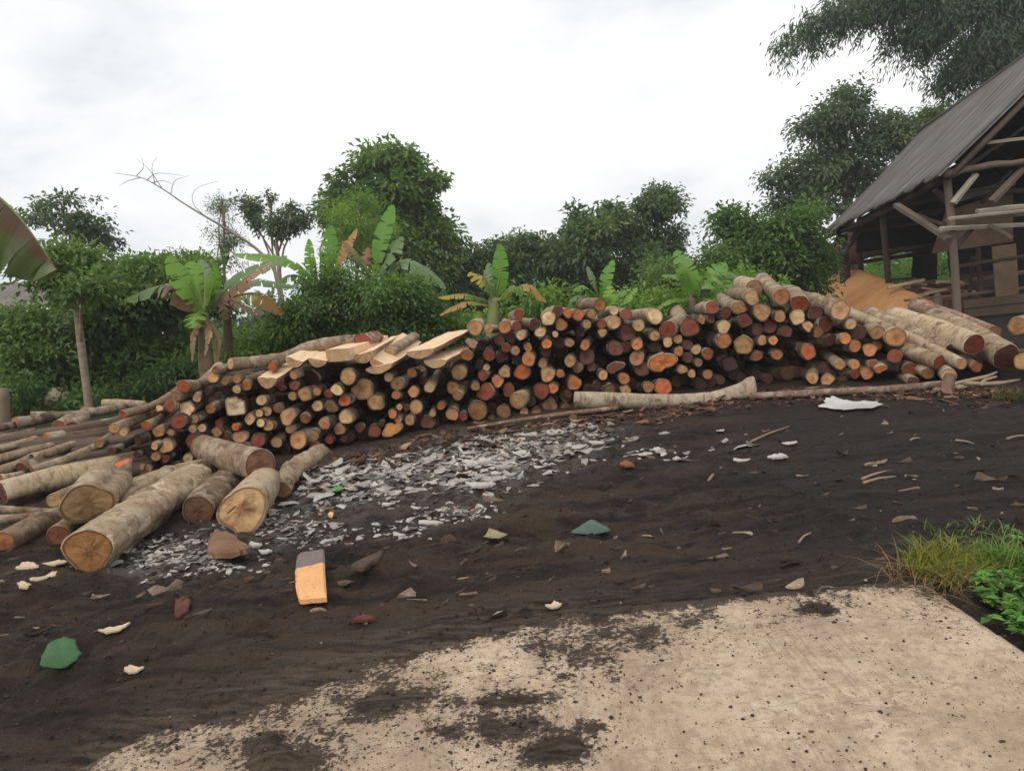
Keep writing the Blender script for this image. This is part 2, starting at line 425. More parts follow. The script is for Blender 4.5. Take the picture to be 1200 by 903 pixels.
def mat_concrete():
    m, nt = newmat('concrete'); n = N(nt)
    co = n.coord('Object')
    a = n.noise(co, 1.6, 5, .6); b = n.noise(co, 22, 6, .7); f = n.noise(co, 120, 4, .7)
    brm = n.noise(n.map(co, (90, 4.5, 1), (0, 0, .55)), 1, 3, .6)
    c = n.mix(n.ramp(a, [(.3, (0, 0, 0)), (.7, (1, 1, 1))]), (.44, .33, .225), (.57, .455, .34))
    c = n.mix(n.ramp(b, [(.38, (.8, .8, .8)), (.55, (0, 0, 0))]), c, (.32, .225, .15))
    c = n.mix(n.math('MULTIPLY', n.ramp(brm, [(.38, (.5, .5, .5)), (.54, (0, 0, 0))]), n.ramp(n.noise(co, 1.9, 3), [(.45, (0, 0, 0)), (.62, (1, 1, 1))])), c, (.24, .175, .125))
    c = n.mix(n.ramp(n.noise(n.map(co, (1, .5, 1), (0, 0, .5)), 1.3, 6, .75, .8), [(.46, (0, 0, 0)), (.62, (.75, .75, .75))]), c, (.29, .21, .145))
    c = n.mix(n.ramp(n.noise(co, 190, 3, .6), [(.56, (0, 0, 0)), (.66, (.6, .6, .6))]), c, (.19, .135, .095))
    crk = n.math('ABSOLUTE', n.math('SUBTRACT', n.noise(n.map(co, (.35, 1.3, 1), (0, 0, .12)), 1.1, 4, .6), .47))
    c = n.mix(n.ramp(crk, [(.0005, (.5, .5, .5)), (.002, (0, 0, 0))]), c, (.16, .115, .08))
    c = n.mix(n.ramp(n.noise(co, 2.6, 6, .72, .5), [(.50, (0, 0, 0)), (.68, (.75, .75, .75))]), c, (.25, .18, .125))
    # soil trodden over the concrete: thick by the yard, specks further on
    t = n.attr('soil')
    sp = n.math('ADD', n.math('MULTIPLY', n.math('SUBTRACT', n.noise(co, 46, 5, .75), .5), 5.5), n.math('MULTIPLY', n.math('SUBTRACT', n.noise(co, 7.5, 6, .75), .5), 3.0))
    k = n.ramp(n.math('ADD', n.math('MULTIPLY', t, 1.0), n.math('ADD', sp, .16)), [(.0, (0, 0, 0)), (.5, (.96, .96, .96))])
    c = n.mix(k, c, n.mix(f, (.013, .0095, .0078), (.058, .039, .027)))
    sp2 = n.ramp(n.noise(co, 62, 3, .6), [(.66, (0, 0, 0)), (.70, (.9, .9, .9))])
    c = n.mix(sp2, c, (.035, .026, .02))
    v = n('ShaderNodeTexVoronoi', i={'Vector': co, 'Scale': 15.0, 'Randomness': 1.0}).outputs['Distance']
    vk = n.math('MULTIPLY', n.ramp(n.math('ADD', v, n.math('MULTIPLY', f, .10)), [(.13, (1, 1, 1)), (.17, (0, 0, 0))]), n.ramp(n.noise(co, 3.3, 2), [(.5, (0, 0, 0)), (.56, (1, 1, 1))]))
    c = n.mix(n.math('MULTIPLY', vk, .85), c, (.032, .024, .019))
    h = n.math('ADD', n.math('MULTIPLY', brm, .35), n.math('ADD', n.math('MULTIPLY', b, .5), n.math('MULTIPLY', k, .8)))
    n.out(c, .85, n.bump(h, .55, .012), .25)
    return m
us = np.arange(-.30, 2.9, .018); vs = np.arange(0, 5.6, .018)
uu, vv = np.meshgrid(us, vs, indexing='ij')
edge_n = .012 * fbm(uu * 5, vv * 0 + 3, 3, 3) * np.exp(-vv / .05)
X = CORN.x + ED.x * uu + EV.x * (vv + edge_n); Y = CORN.y + ED.y * uu + EV.y * (vv + edge_n)
Z = base_z(Y) + .006 * fbm(X * 1.5, Y * 1.5, 3, 12) + .0015 * fbm(X * 30, Y * 30, 2, 13) - .012 * np.exp(-vv / .025) - .05 * np.exp(-(uu + .30) / .05)
sl = soil_t(X, Y) + 2.2 * (1 - sstep(-.14, .05, uu + .05 * fbm(vv * 6, uu * 6, 3, 4))) + .5 * np.exp(-vv / .10)
Z = Z - .06 * (1 - sstep(-.16, -.05, uu))
Z = Z - .07 * sstep(.65, 1.1, soil_t(X, Y))
nu, nv = len(us), len(vs)
V = np.stack([X, Y, Z], -1).reshape(-1, 3)
i, j = np.meshgrid(np.arange(nu - 1), np.arange(nv - 1), indexing='ij'); a = (i * nv + j)
F = np.stack([a, a + nv, a + nv + 1, a + 1], -1).reshape(-1, 4)
rim = np.concatenate([np.arange(nu)[::-1] * nv, np.arange(nv)])            # side and far edge, dropped down for thickness
lo = V[rim].copy(); lo[:, 2] -= .11
k = len(V); q = np.arange(len(rim) - 1)
F2 = np.stack([rim[q], rim[q + 1], k + q + 1, k + q], -1)
slab = link('concrete_slab', mesh_np('concrete_slab', np.vstack([V, lo]), np.vstack([F, F2]), [mat_concrete()], True, attrs={'soil': np.concatenate([sl.ravel(), sl.ravel()[rim]])}))
tag(slab, 'worn pale concrete driveway slab spattered with dark soil', kind='structure')

# ------------------------------------------------------------------ logs
WOOD = {'C': (.68, .46, .25), 'T': (.52, .30, .14), 'O': (.48, .20, .075), 'S': (.48, .13, .042), 'R': (.235, .060, .029), 'D': (.135, .050, .034),
        'M': (.07, .024, .024), 'P': (.50, .29, .18), 'B': (.27, .145, .075), 'Y': (.52, .26, .08)}
CNAME = {'C': 'cream', 'T': 'tan', 'O': 'orange', 'S': 'bright red-orange', 'R': 'brick red', 'D': 'dark brown', 'M': 'dark maroon', 'P': 'pinkish', 'B': 'dull brown', 'Y': 'yellow-orange'}
def barkcol(seed, pale=.5):
    r = random.Random(seed); k = r.random()
    a = np.array((.22, .138, .085)); b = np.array((.54, .415, .27))
    c = a + (b - a) * min(1, max(0, pale + (k - .5) * .8))
    return tuple(c * r.uniform(.85, 1.1))

def log_arrays(pts, rad, seed, nseg=8, n=16, tilt=None, lump=.06, shape=None, knots=.05):
    """centre line -> local bark and cut-face arrays; local +Z runs from the front end to the back end"""
    g = np.random.default_rng(seed)
    C = crom(pts, nseg + 1); O = C[0].copy()
    ax = Vector(C[-1] - C[0]).normalized(); q = ax.to_track_quat('Z', 'Y')
    iq = np.array(q.to_matrix())          # columns: local axes in world
    C = (C - O) @ iq
    k = nseg + 1
    tt = np.linspace(0, 1, k)
    r = np.interp(tt, np.linspace(0, 1, len(rad)), rad)
    th = np.arange(n) * 2 * PI / n
    prof = np.ones(n)
    for m_ in (2, 3, 4, 5):
        prof += g.normal() * lump / m_ ** .6 * np.cos(m_ * th + g.random() * 6.28)
    if shape is not None: prof = prof * shape(th)
    R = r[:, None] * prof[None, :] * (1 + .25 * knots * g.normal(size=(k, 1)) + .35 * knots * g.normal(size=(k, n)))
    R[0] = r[0] * prof
    V = np.zeros((k, n, 3))
    V[:, :, 0] = C[:, None, 0] + R * np.cos(th); V[:, :, 1] = C[:, None, 1] + R * np.sin(th); V[:, :, 2] = C[:, None, 2]
    tx, ty = tilt if tilt is not None else g.normal(size=2) * .13
    dec = np.exp(-tt * 6)[:, None]
    V[:, :, 2] += dec * (tx * (V[:, :, 0] - C[:, None, 0]) + ty * (V[:, :, 1] - C[:, None, 1]))
    # lip: outer ring pulled back a little so that the bark edge is rounded
    lip = V[0].copy(); lip[:, :2] = C[0, :2] + (lip[:, :2] - C[0, :2]) * .94; lip[:, 2] -= .002
    Vb = np.vstack([lip, V.reshape(-1, 3)])
    K = k + 1
    i, j = np.meshgrid(np.arange(K - 1), np.arange(n), indexing='ij')
    a = i * n + j; b = i * n + (j + 1) % n
    Fq = np.stack([a, a + n, b + n, b], -1).reshape(-1, 4)
    Vb = np.vstack([Vb, C[-1]])
    jj = np.arange(n)
    Fc = np.stack([np.full(n, K * n), (K - 1) * n + (jj + 1) % n, (K - 1) * n + jj], -1)
    # cut face
    fr = [.25, .5, .75, .93]
    Vc = [np.array([[0, 0, 0.0]])]; rd = [np.zeros(1)]
    for f_ in fr:
        p = np.stack([R[0] * f_ * np.cos(th), R[0] * f_ * np.sin(th), np.zeros(n)], -1)
        Vc.append(p); rd.append(np.full(n, f_ / .93))
    Vc = np.vstack(Vc)
    Vc[:, 2] = tx * Vc[:, 0] + ty * Vc[:, 1] + g.normal(size=len(Vc)) * r[0] * .03
    Vc[-n:, :] = lip * [1, 1, 1] + [0, 0, .001]
    F3 = np.stack([np.zeros(n, int), 1 + (jj + 1) % n, 1 + jj], -1)
    F4 = []
    for m_ in range(len(fr) - 1):
        a = 1 + m_ * n + jj; b = 1 + m_ * n + (jj + 1) % n
        F4.append(np.stack([a, b, b + n, a + n], -1))
    return dict(O=O, q=q, Vb=Vb, Fq=Fq, Fc=Fc, Vc=Vc, F3=F3, F4=np.vstack(F4), rad=np.concatenate(rd), R=iq)

LOGN = [100]
def make_log(pts, rad, code, label, group=None, pale=.5, name='log', bark=None, endcol=None, cat='log', **kw):
    LOGN[0] += 1; sd_ = LOGN[0]
    A = log_arrays(pts, rad, sd_, **kw)
    bc = bark or barkcol(sd_, pale)
    me = mesh_np('log', A['Vb'], [A['Fq'], A['Fc']], [BARK], True)
    o = link(name, me, color=bc)
    o.rotation_mode = 'QUATERNION'; o.rotation_quaternion = A['q']; o.location = A['O']
    r = random.Random(sd_); k = r.uniform(.8, 1.15)
    hu = r.uniform(-.09, .09); ec = endcol or tuple(x * k * (1 + hu * w_) for x, w_ in zip(WOOD[code], (-.3, 1, 1.3)))
    link('cut_end', mesh_np('cut_end', A['Vc'], [A['F3'], A['F4']], [CUT], True, attrs={'rad': A['rad']}), o, color=ec)
    tag(o, label, cat, group)
    return o

_YX = [-60, 0, 150, 250, 420, 560, 700, 885, 1000, 1100, 1250]
_YY = [5.8, 6.0, 6.5, 7.1, 7.75, 8.35, 8.95, 8.95, 8.75, 8.35, 8.1]
def Yf(px): return float(np.interp(px, _YX, _YY))
_TX = [140, 200, 215, 270, 330, 400, 540, 560, 700, 800, 880, 950, 1000, 1060, 1130]
_TY = [505, 472, 452, 432, 434, 422, 412, 388, 364, 362, 345, 352, 366, 392, 415]
_BX = [140, 250, 330, 440, 560, 700, 885, 1000, 1130]
_BY = [588, 562, 545, 525, 503, 490, 462, 456, 458]
def frac(px, py):
    t = np.interp(px, _TX, _TY); b = np.interp(px, _BX, _BY)
    return (py - t) / (b - t)

# cut ends of the stack, read off the photograph: offset, scale, then "x y width colour [dx dy of the body]"
STACK = [((140, 400), 7.5, """562 395 120 S 210 -90|495 485 90 B|440 560 110 R|590 592 135 C|520 705 135 R|650 680 90 B|800 590 95 O|815 515 80 D|680 500 70 T 90 -70|775 435 70 M|820 312 105 T 60 -40|845 252 70 B|930 345 85 B|1030 330 80 T 120 -30|1115 390 90 O 120 -80|1030 420 80 C|935 430 90 M|1140 680 95 T|1020 750 75 S|875 720 80 R|855 795 95 T|640 770 70 C 150 -60|725 760 75 C 120 -60|920 850 115 R|1060 840 120 P 80 -60|640 870 120 R|450 800 60 T 90 -30|340 790 100 T 120 -60|235 740 85 S 190 -110|35 800 75 C 160 -60|30 640 80 S 420 -190|350 585 60 C 60 -20"""),
 ((130, 450), 6.667, """25 345 85 T 300 -130|210 435 85 D|340 485 65 T|430 485 110 T 110 -90|350 565 75 T|425 585 65 R|600 580 85 C|295 545 50 M|290 660 60 T 80 -50|265 705 70 B|240 645 50 B|500 650 100 B|625 460 105 R|720 490 95 R|200 550 60 M|10 520 60 D|1040 510 110 B|1150 440 110 R"""),
 ((280, 380), 7.5, """370 555 60 R|485 540 85 R|480 445 80 T|470 630 80 T|578 615 130 T|685 590 80 O|785 605 85 R|860 575 110 C|930 668 110 S|690 715 105 C|810 720 120 B|200 665 95 C|345 735 90 B 80 -50|430 810 140 T 90 -50|580 825 90 O 30 -60|940 815 130 C 120 -60|750 870 110 T|180 780 70 T|245 765 85 T 40 -20|95 830 105 T|190 865 80 C|260 890 90 T|960 460 150 T|630 470 170 M|295 370 80 S 100 -50|1190 700 120 B|340 850 80 M"""),
 ((280, 430), 7.5, """450 545 80 T 80 -20|520 645 160 T|650 600 120 P|795 640 80 R|885 545 105 B|330 660 105 T|650 695 90 R|400 720 100 M|1060 530 90 D|920 630 70 D"""),
 ((420, 390), 7.5, """265 390 85 C 70 -40|340 445 125 T 80 -60|470 350 90 O|565 315 60 T|570 420 80 D|625 480 95 C 100 -120|485 515 105 T|330 545 80 O 80 -5|155 610 150 T|360 650 60 P|420 665 60 R|300 710 90 O|350 755 75 P|450 765 100 T|505 650 125 T 90 -60|140 865 110 R|605 785 120 D|650 710 60 T 80 -90|725 640 75 S 100 -70|870 548 95 T 110 -90|1030 470 85 T|830 480 120 T|885 345 145 T|950 195 110 O|1005 95 85 P|1150 195 110 R|1065 285 80 M|1125 305 65 P|1095 375 95 R|1120 520 155 R|1050 685 180 T|825 715 120 T|920 735 75 R|890 800 120 D|200 800 60 D"""),
 ((540, 350), 7.5, """125 255 140 T|385 250 115 O|510 140 100 R|490 240 85 R|525 320 85 C|435 340 90 D|340 360 95 D|400 430 85 R|480 455 85 P|590 430 75 O|650 225 105 D|770 170 130 C|700 295 95 C|850 110 100 D|940 125 85 S|1030 140 110 O|880 230 110 O|755 395 95 O|955 385 90 P|1090 410 85 O 40 -50|595 530 130 O|540 645 140 S|385 645 105 C 70 -20|720 570 85 T|765 665 140 C|875 655 80 O|960 545 110 T|1030 605 100 B|1000 740 130 O|810 785 100 O|710 810 145 R|325 720 115 O|420 800 115 R 60 -40|360 510 110 M|490 530 80 M|870 390 100 M|1050 290 90 M|1110 510 140 D|1150 600 80 D|940 830 80 D|830 310 60 T|750 470 90 D|240 265 80 T 60 0"""),
 ((540, 410), 7.5, """500 445 150 T 80 -80|380 540 130 B|555 545 80 T 60 -40|785 500 140 B|265 610 80 B|920 510 100 B|660 570 90 B"""),
 ((680, 340), 7.5, """175 130 115 O|100 205 90 T|300 180 80 C|405 210 100 R|295 280 125 T|190 300 80 R|195 372 80 T|60 300 80 T|515 310 110 C|655 225 150 C|770 345 150 R 60 -120|965 325 170 R|415 370 150 D|310 510 140 D|500 475 105 O|400 500 100 D|655 400 95 T|770 455 95 C|860 430 85 T|665 500 90 M|495 600 130 P 50 -30|540 690 130 D|865 535 90 O|940 480 90 D|1020 520 95 C|945 590 95 D|1120 560 105 R|1040 635 80 B|900 695 80 T|980 735 75 T|1120 740 90 O|200 745 90 T|385 775 110 O|155 840 90 D|1160 150 120 R -90 10|1150 250 80 D|1065 255 80 T|600 850 110 T|730 850 150 S|260 880 110 B|400 880 95 T"""),
 ((820, 320), 7.5, """225 350 110 D|345 305 120 T -130 -70|460 215 130 T -150 -20|720 210 150 O -140 -120|880 270 160 R -100 -90|395 415 130 R|545 340 160 T|705 380 110 T|860 390 130 C -60 -40|950 465 95 T|1020 350 130 D|1105 450 140 D|1040 525 90 O|210 470 130 C|510 490 110 D|620 470 120 D|760 510 110 D|215 595 135 O|385 635 165 T 0 -80|550 590 95 T|645 590 85 O|500 725 105 O|680 715 100 O|265 800 120 M|955 690 145 S|1150 590 110 D"""),
 ((920, 340), 7.5, """485 175 180 C -290 -70|580 297 95 C -110 10|650 370 130 D|810 375 125 T -100 -60|970 410 180 T -110 -60|530 425 105 O -170 -10|615 490 115 O|745 525 115 O -80 -40|820 480 80 D|485 655 95 T -190 -130|615 655 90 O -120 -80|775 645 80 R -90 -50|620 735 90 R|720 730 110 O -40 -60|240 770 105 T -20 -100|370 785 110 T -40 -60|965 580 120 R -40 -10|1100 700 130 R -80 -110|510 790 80 D"""),
]
ENT = []
for (ox, oy), sc, txt in STACK:
    for e in txt.split('|'):
        p = e.split(); px = ox + float(p[0]) / sc; py = oy + float(p[1]) / sc; d = float(p[2]) / sc
        dd = (float(p[4]) / sc, float(p[5]) / sc) if len(p) > 4 else None
        ENT.append([px, py, d, p[3], dd])

SECT = [(215, "at the pile's low tapering end"), (265, 'left of the blocky cream log'), (330, 'around and below the blocky cream log'), (385, 'below the squared beam'),
        (450, 'under the row of sawn slabs'), (545, 'below the thick pale slab'), (605, 'below the yellowing banana plant'), (672, 'between banana plant and loose front log'),
        (730, "behind the loose log's blunt end"), (790, "behind the loose log's middle"), (885, "behind the loose log's flared end"), (965, 'beside the big pale log near sawdust'), (2000, 'below the sawdust heap')]
def sect(px): return next(s for k_, s in SECT if px < k_)
cells = {}
for e in ENT:
    f_ = frac(e[0], e[1])
    row = 'top row' if f_ < .2 else 'upper rows' if f_ < .46 else 'lower rows' if f_ < .74 else 'bottom rows'
    size = 'thin' if e[2] < 10.8 else 'thick' if e[2] > 15.2 else 'medium'
    key = f'{size} {CNAME[e[3]]}-ended log, {row}, {sect(e[0])}'
    cells.setdefault(key, []).append(e)
ORD = ['first', 'second', 'third', 'fourth', 'fifth', 'sixth', 'seventh']
CNT = {2: 'two', 3: 'three', 4: 'four', 5: 'five', 6: 'six', 7: 'seven'}
for key, L in cells.items():
    L.sort(key=lambda e: e[0])
    for i_, e in enumerate(L):
        if len(L) == 1: lab = key
        elif i_ == 0: lab = key + f', leftmost of {CNT[len(L)]}'
        elif i_ == len(L) - 1: lab = key + f', rightmost of {CNT[len(L)]}'
        else: lab = key + (', middle of three' if len(L) == 3 else f', {ORD[i_]} leftmost of {CNT[len(L)]}')
        assert len(lab.split()) <= 16, lab
        e.append(lab)
for e in ENT:
    px, py, d, code, dd, lab = e
    f_ = float(np.clip(frac(px, py), 0, 1))
    Y0 = Yf(px) + .22 * (1 - f_) + RD.uniform(-.05, .05) + {'D': .10, 'M': .16, 'B': .03}.get(code, 0)
    P0 = at(px, py, Y0); r = d / 2 / FPX * Y0
    L = RD.uniform(1.15, 1.6)
    if dd is None:
        P1 = P0 + Vector((RD.uniform(-.09, .09), 1, RD.uniform(-.05, .03))) * L
    else:
        far = math.hypot(*dd)
        L = max(L, far / FPX * 11)
        P1 = at(px + dd[0] * 1.25, py + dd[1] * 1.25, Y0 + L * .92)
    mid = (P0 + P1) / 2 + Vector((RD.gauss(0, .035), 0, RD.gauss(0, .025)))
    bk = None
    if dd is None and f_ > .12: k_ = RD.uniform(.5, 1.1) * (1.25 if code in 'CT' else .85); bk = (.13 * k_, .088 * k_, .06 * k_)  # below the crest: brown wet bark, darkened further to paint in the logs' mutual shade
    make_log([P0, mid, P1], [r, r * RD.uniform(.93, 1.08), r * RD.uniform(.85, 1.05)], code, lab, 'cut logs stacked in the long pile', pale=.6 if code in 'CTP' else .4, n=16, nseg=7, lump=RD.choice([.04, .07, .07, .11]), knots=.08, bark=bk, tilt=(RD.gauss(0, .2), RD.gauss(0, .2)))

def lg(pp, ds, code, label, group=None, **kw):
    """log from pixel points with depths: pp = (px, py, Y) ..., ds = widths in pixels at those points"""
    P = [at(*p) for p in pp]
    rad = [d_ / 2 / FPX * np.interp(i_ / max(1, len(ds) - 1), np.linspace(0, 1, len(pp)), [p[2] for p in pp]) for i_, d_ in enumerate(ds)]
    return make_log(P, rad, code, label, group, **kw)

# special shapes in the stack
def blocky(th):
    v = 1 / np.maximum(np.abs(np.cos(th)), np.abs(np.sin(th))); s = .80 * np.minimum(v, 1.32)
    return s * np.where(np.abs(np.angle(np.exp(1j * (th - 2.2)))) < .35, .72, 1)
lg([(276, 476, 7.3), (285, 470, 8.6)], [27, 26], 'C', 'big blocky cream log end with a notched corner, left of the sawn slabs', 'cut logs stacked in the long pile', shape=blocky, lump=.02, n=28, endcol=(.62, .50, .33))
def wide(th): return 1 / np.sqrt((np.cos(th + .25) / np.where(np.cos(th) > 0, 1.2, 1.05)) ** 2 + (np.sin(th + .25) / np.where(np.cos(th) > 0, .66, .5)) ** 2)
lg([(778, 424, 9.05), (772, 415, 10.2)], [33, 30], 'O', 'wide flattened bright orange log end in the dark gap above the loose log', 'cut logs stacked in the long pile', shape=wide, n=28, endcol=(.62, .22, .07), lump=.05)
lg([(461, 503, 7.95), (466, 499, 8.8)], [24, 20], 'Y', 'rough yellow-orange split log lying at the foot of the pile', 'cut logs stacked in the long pile', shape=wide, n=24, lump=.12)
lg([(425, 457, 8.0), (440, 447, 9.2)], [25, 22], 'T', 'tan log with a dark red hollow heart, below the squared beam', 'cut logs stacked in the long pile', n=22, lump=.09)
lg([(1033, 432, 8.55), (1025, 424, 9.2)], [14, 13], 'S', 'orange split wedge below the sawdust heap, near the front pole', 'cut logs stacked in the long pile', shape=wide, lump=.14, n=20)
lg([(722, 430, 9.1), (728, 424, 10.1)], [20, 18], 'D', 'flat dark brown split log beside the wide orange end', 'cut logs stacked in the long pile', shape=wide, n=20, lump=.1)
lg([(884, 337, 9.6), (868, 333, 10.6)], [20, 20], 'B', 'pale thick barked log lying highest on the pile crest', 'cut logs stacked in the long pile', pale=.8)

# long limb over the stack and things on it
lg([(270, 426, 7.45), (300, 424, 7.7), (335, 418, 8.0), (362, 407, 8.25), (400, 400, 8.5), (425, 399, 8.7)], [14, 14, 13, 15, 14, 13], 'C', 'long crooked pale limb lying along the pile top towards the slabs', 'limbs lying on the pile', nseg=26, n=14, pale=.75, knots=.12, cat='log')
lg([(457, 413, 8.3), (486, 395, 9.4)], [14, 12], 'C', 'pale peeled log lying behind the sawn slabs on the pile', 'limbs lying on the pile', pale=.95)
lg([(424, 400, 8.5), (440, 396, 8.9)], [20, 18], 'R', 'short reddish bark chunk on the pile behind the squared beam', pale=.2, bark=(.24, .09, .06), lump=.12)

# logs at the right-hand end of the stack
RG = 'big barked logs at the shed end of the pile'
lg([(1141.5, 403.6, 8.25), (1095, 385, 9.0), (1045, 370, 9.9)], [25.6, 24, 22], 'R', 'big pale-barked log with dark red round end near the shed post', RG, pale=.85, n=20, nseg=12, endcol=(.17, .04, .028))
lg([(1179.5, 418, 8.2), (1140, 395, 9.0), (1095, 374, 9.9)], [33, 31, 28], 'D', 'largest log by the shed with a dark brown split end', RG, pale=.75, n=22, nseg=12, lump=.08, endcol=(.11, .032, .024))
lg([(1126.8, 426, 8.15), (1065, 396, 9.0), (993, 366, 9.8)], [14.7, 15, 15], 'T', 'long slender white-barked log with a small tan end with ring', RG, pale=1.0, nseg=14)
lg([(1100.5, 424.5, 8.25), (1070, 413, 8.7), (1040, 404, 9.2)], [18, 18, 17], 'R', 'short brown log with dull red end under the slender white log', RG, pale=.6)
lg([(1144.6, 430, 8.1), (1128, 421, 8.7)], [12, 12], 'R', 'thin red-ended log between the slender white log and largest log', RG, pale=.5)
lg([(1165, 392, 8.9), (1120, 375, 9.6), (1072, 360, 10.4)], [20, 20, 20], 'B', 'reddish barked log lying behind the two big logs by the shed', RG, pale=.55, bark=(.33, .2, .14))
lg([(1193, 382, 9.3), (1235, 372, 10.2)], [22, 22], 'T', 'pale log at the frame edge below the shed boards', RG, pale=.8)
lg([(1199, 424, 8.0), (1240, 412, 8.8)], [20, 20], 'T', 'tan-ended log at the frame edge beside the largest log', RG, pale=.6)
lg([(1112, 440, 8.0), (1104, 432, 8.6)], [17, 16], 'C', 'short whitish log under the slender white log, by the branches', RG, pale=1.0)

lg([(1116, 409, 8.5), (1070, 391, 9.2), (1015, 366, 10.0)], [18, 18, 17], 'D', 'pale log wedged between the slender white log and the big red-ended log', RG, pale=.8, nseg=12)
lg([(1160, 424, 8.5), (1110, 398, 9.3), (1062, 376, 10.0)], [20, 20, 19], 'D', 'shaded log lying between and under the two biggest logs', RG, pale=.35, nseg=12)
lg([(1088, 437, 8.35), (1066, 424, 9.0)], [15, 15], 'B', 'brown-ended log low at the shed end above the long pole', RG, pale=.3)
lg([(1070, 447, 8.4), (1052, 436, 9.1)], [13, 13], 'D', 'small dark-ended log on the ground at the shed end of the pile', RG, pale=.3)

# logs lying sideways at the left-hand end
def yl(py): return float(np.interp(py, [468, 490, 520, 560, 592], [9.8, 8.8, 7.7, 7.0, 6.5]))
LGR = 'thin logs lying at the low end of the pile'
for x0, y0, d, code, x1, y1, pale, lab in [
    (17, 495, 14, 'T', 62, 487, .5, 'short tan-ended log lying farthest back by the weathered post'),
    (37, 486, 9, 'T', 99, 484, .7, 'crooked pale limb lying on top of the low pile end'),
    (97, 484, 10, 'T', 146, 476, .75, 'straight pale log in line with the crooked limb'),
    (121, 472, 9, 'C', 170, 474, .85, 'cream limb lying topmost right of the slim papaya trunk'),
    (69, 499, 15, 'R', 84, 490, .4, 'thick brick red-ended log behind the forked red log'),
    (85, 500, 14, 'R', 103, 481, .7, 'upward slanting pale log with a red end'),
    (54, 513, 12, 'S', 86, 508, .8, 'pale log with bright red-orange end in the low pile middle'),
    (-4, 527, 10, 'T', 54, 511, .8, 'pale thin log running in from the frame edge, upper one'),
    (-6, 539, 11, 'T', 64, 522, .75, 'pale thin log running in from the frame edge, middle one'),
    (37, 537, 11, 'M', 88, 520, .65, 'grey log with dark maroon end above the big mossy log'),
    (-6, 553, 12, 'T', 42, 535, .7, 'pale thin log running in from the frame edge, lower one'),
    (116, 520, 10, 'T', 134, 508, .8, 'small tan-ended log standing out of the dark hollow'),
    (38, 551, 11, 'B', 114, 523, .5, 'long brown-grey log just above the big mossy log'),
    (118, 497, 11, 'O', 152, 487, .6, 'orange-ended log beside the tan-ended long log'),
    (90, 512, 12, 'R', 109, 503, .6, 'short red-brown ended log beside the orange-red ended one'),
    (25, 549, 16, 'D', 48, 540, .3, 'thick dark brown-ended log above the big mossy log'),
    (0, 560, 10, 'B', 28, 555, .8, 'thin pale log at the frame edge above the big mossy log'),
    (-8, 503, 9, 'T', 16, 498, .4, 'dark thin log beside the weathered post'),
    (-8, 515, 10, 'T', 40, 506, .6, 'pale log at the frame edge below the weathered post')]:
    lg([(x0, y0, yl(y0)), ((x0 + x1) / 2, (y0 + y1) / 2 + RD.uniform(-1, 1.5), (yl(y0) + yl(y1)) / 2), (x1, y1, yl(y1) + .1)], [d, d * RD.uniform(.9, 1.1), d * RD.uniform(.85, 1)], code, lab, LGR, pale=pale * .72 - .08, nseg=10, n=12, knots=.1)

# big logs in front, lying on the ground
FG = 'big logs on the ground before the pile'
def pear(th): return 1 - .10 * np.cos(th) + .22 * np.exp(-((np.angle(np.exp(1j * (th - FPEAR))) / .42) ** 2))
BARK2 = BARK.copy(); BARK2.name = 'peeling bark'; _n = N(BARK2.node_tree); _b = next(q for q in BARK2.node_tree.nodes if q.type == 'BSDF_PRINCIPLED'); _o = _b.inputs['Base Color'].links[0].from_socket; _c = _n.coord('Object')
_k = _n.math('MULTIPLY', _n.noise(_n.map(_c, (1, 1, .8)), 4.2, 5, .62, .4), 1.0)
_m = _n.mix(_n.ramp(_k, [(.545, (0, 0, 0)), (.565, (.9, .9, .9))]), _o, _n.mix(_n.noise(_c, 30, 4), (.50, .36, .23), (.72, .56, .40)))
_m = _n.mix(_n.ramp(_n.noise(_c, 2.6, 4, .6), [(.56, (0, 0, 0)), (.66, (.7, .7, .7))]), _m, (.16, .10, .06))
BARK2.node_tree.links.new(_m, _b.inputs['Base Color'])
_B = log_arrays([at(106, 644, 4.55), at(165, 603, 5.3), at(230, 561, 6.25)], [.16, .15], 1)
_fo = np.array([((np.array(at(a / 6.02, 540 + b / 6.02, 4.55)) - _B['O']) @ _B['R'])[:2] for a, b in [(432, 610), (450, 560), (490, 520), (560, 488), (640, 478), (720, 500), (785, 555), (808, 610), (790, 660), (745, 720), (722, 775), (650, 806), (565, 800), (520, 745), (470, 690)]])
_fa = np.arctan2(_fo[:, 1], _fo[:, 0]); _fr = np.hypot(_fo[:, 0], _fo[:, 1]); _fi = np.argsort(_fa)
def worn(th): return np.interp((th + PI) % (2 * PI) - PI, np.concatenate([_fa[_fi] - 2 * PI, _fa[_fi], _fa[_fi] + 2 * PI]), np.tile(_fr[_fi], 3)) / .16
o = lg([(106, 644, 4.55), (165, 603, 5.3), (230, 561, 6.25)], [61, 52, 45], 'B', 'big thick log with peeling bark and brown weathered end, nearest the camera', FG, n=40, nseg=22, lump=.015, pale=.78, endcol=(.34, .17, .06), knots=.10, shape=worn, tilt=(0, 0)); o.data.materials[0] = BARK2
lg([(116, 603, 5.45), (180, 570, 6.1), (252, 549, 6.9)], [36, 36, 34], 'B', 'grey wrinkled log lying right behind the thick peeling log', FG, n=24, nseg=18, pale=.55, knots=.16, lump=.06)
lg([(232, 597, 5.45), (252, 578, 6.0), (274, 560, 6.6)], [36, 37, 36], 'D', 'ridged brown log with dark end between thick log and pear-shaped end', FG, n=24, nseg=14, pale=.35, knots=.14, endcol=(.17, .085, .05))
lg([(305, 545, 6.1), (270, 535, 6.55), (238, 524, 7.0)], [40, 36, 30], 'B', 'smooth log with a round dark brown end, lying atop the others', FG, n=28, nseg=14, pale=.72, endcol=(.26, .135, .075), lump=.03, knots=.04)
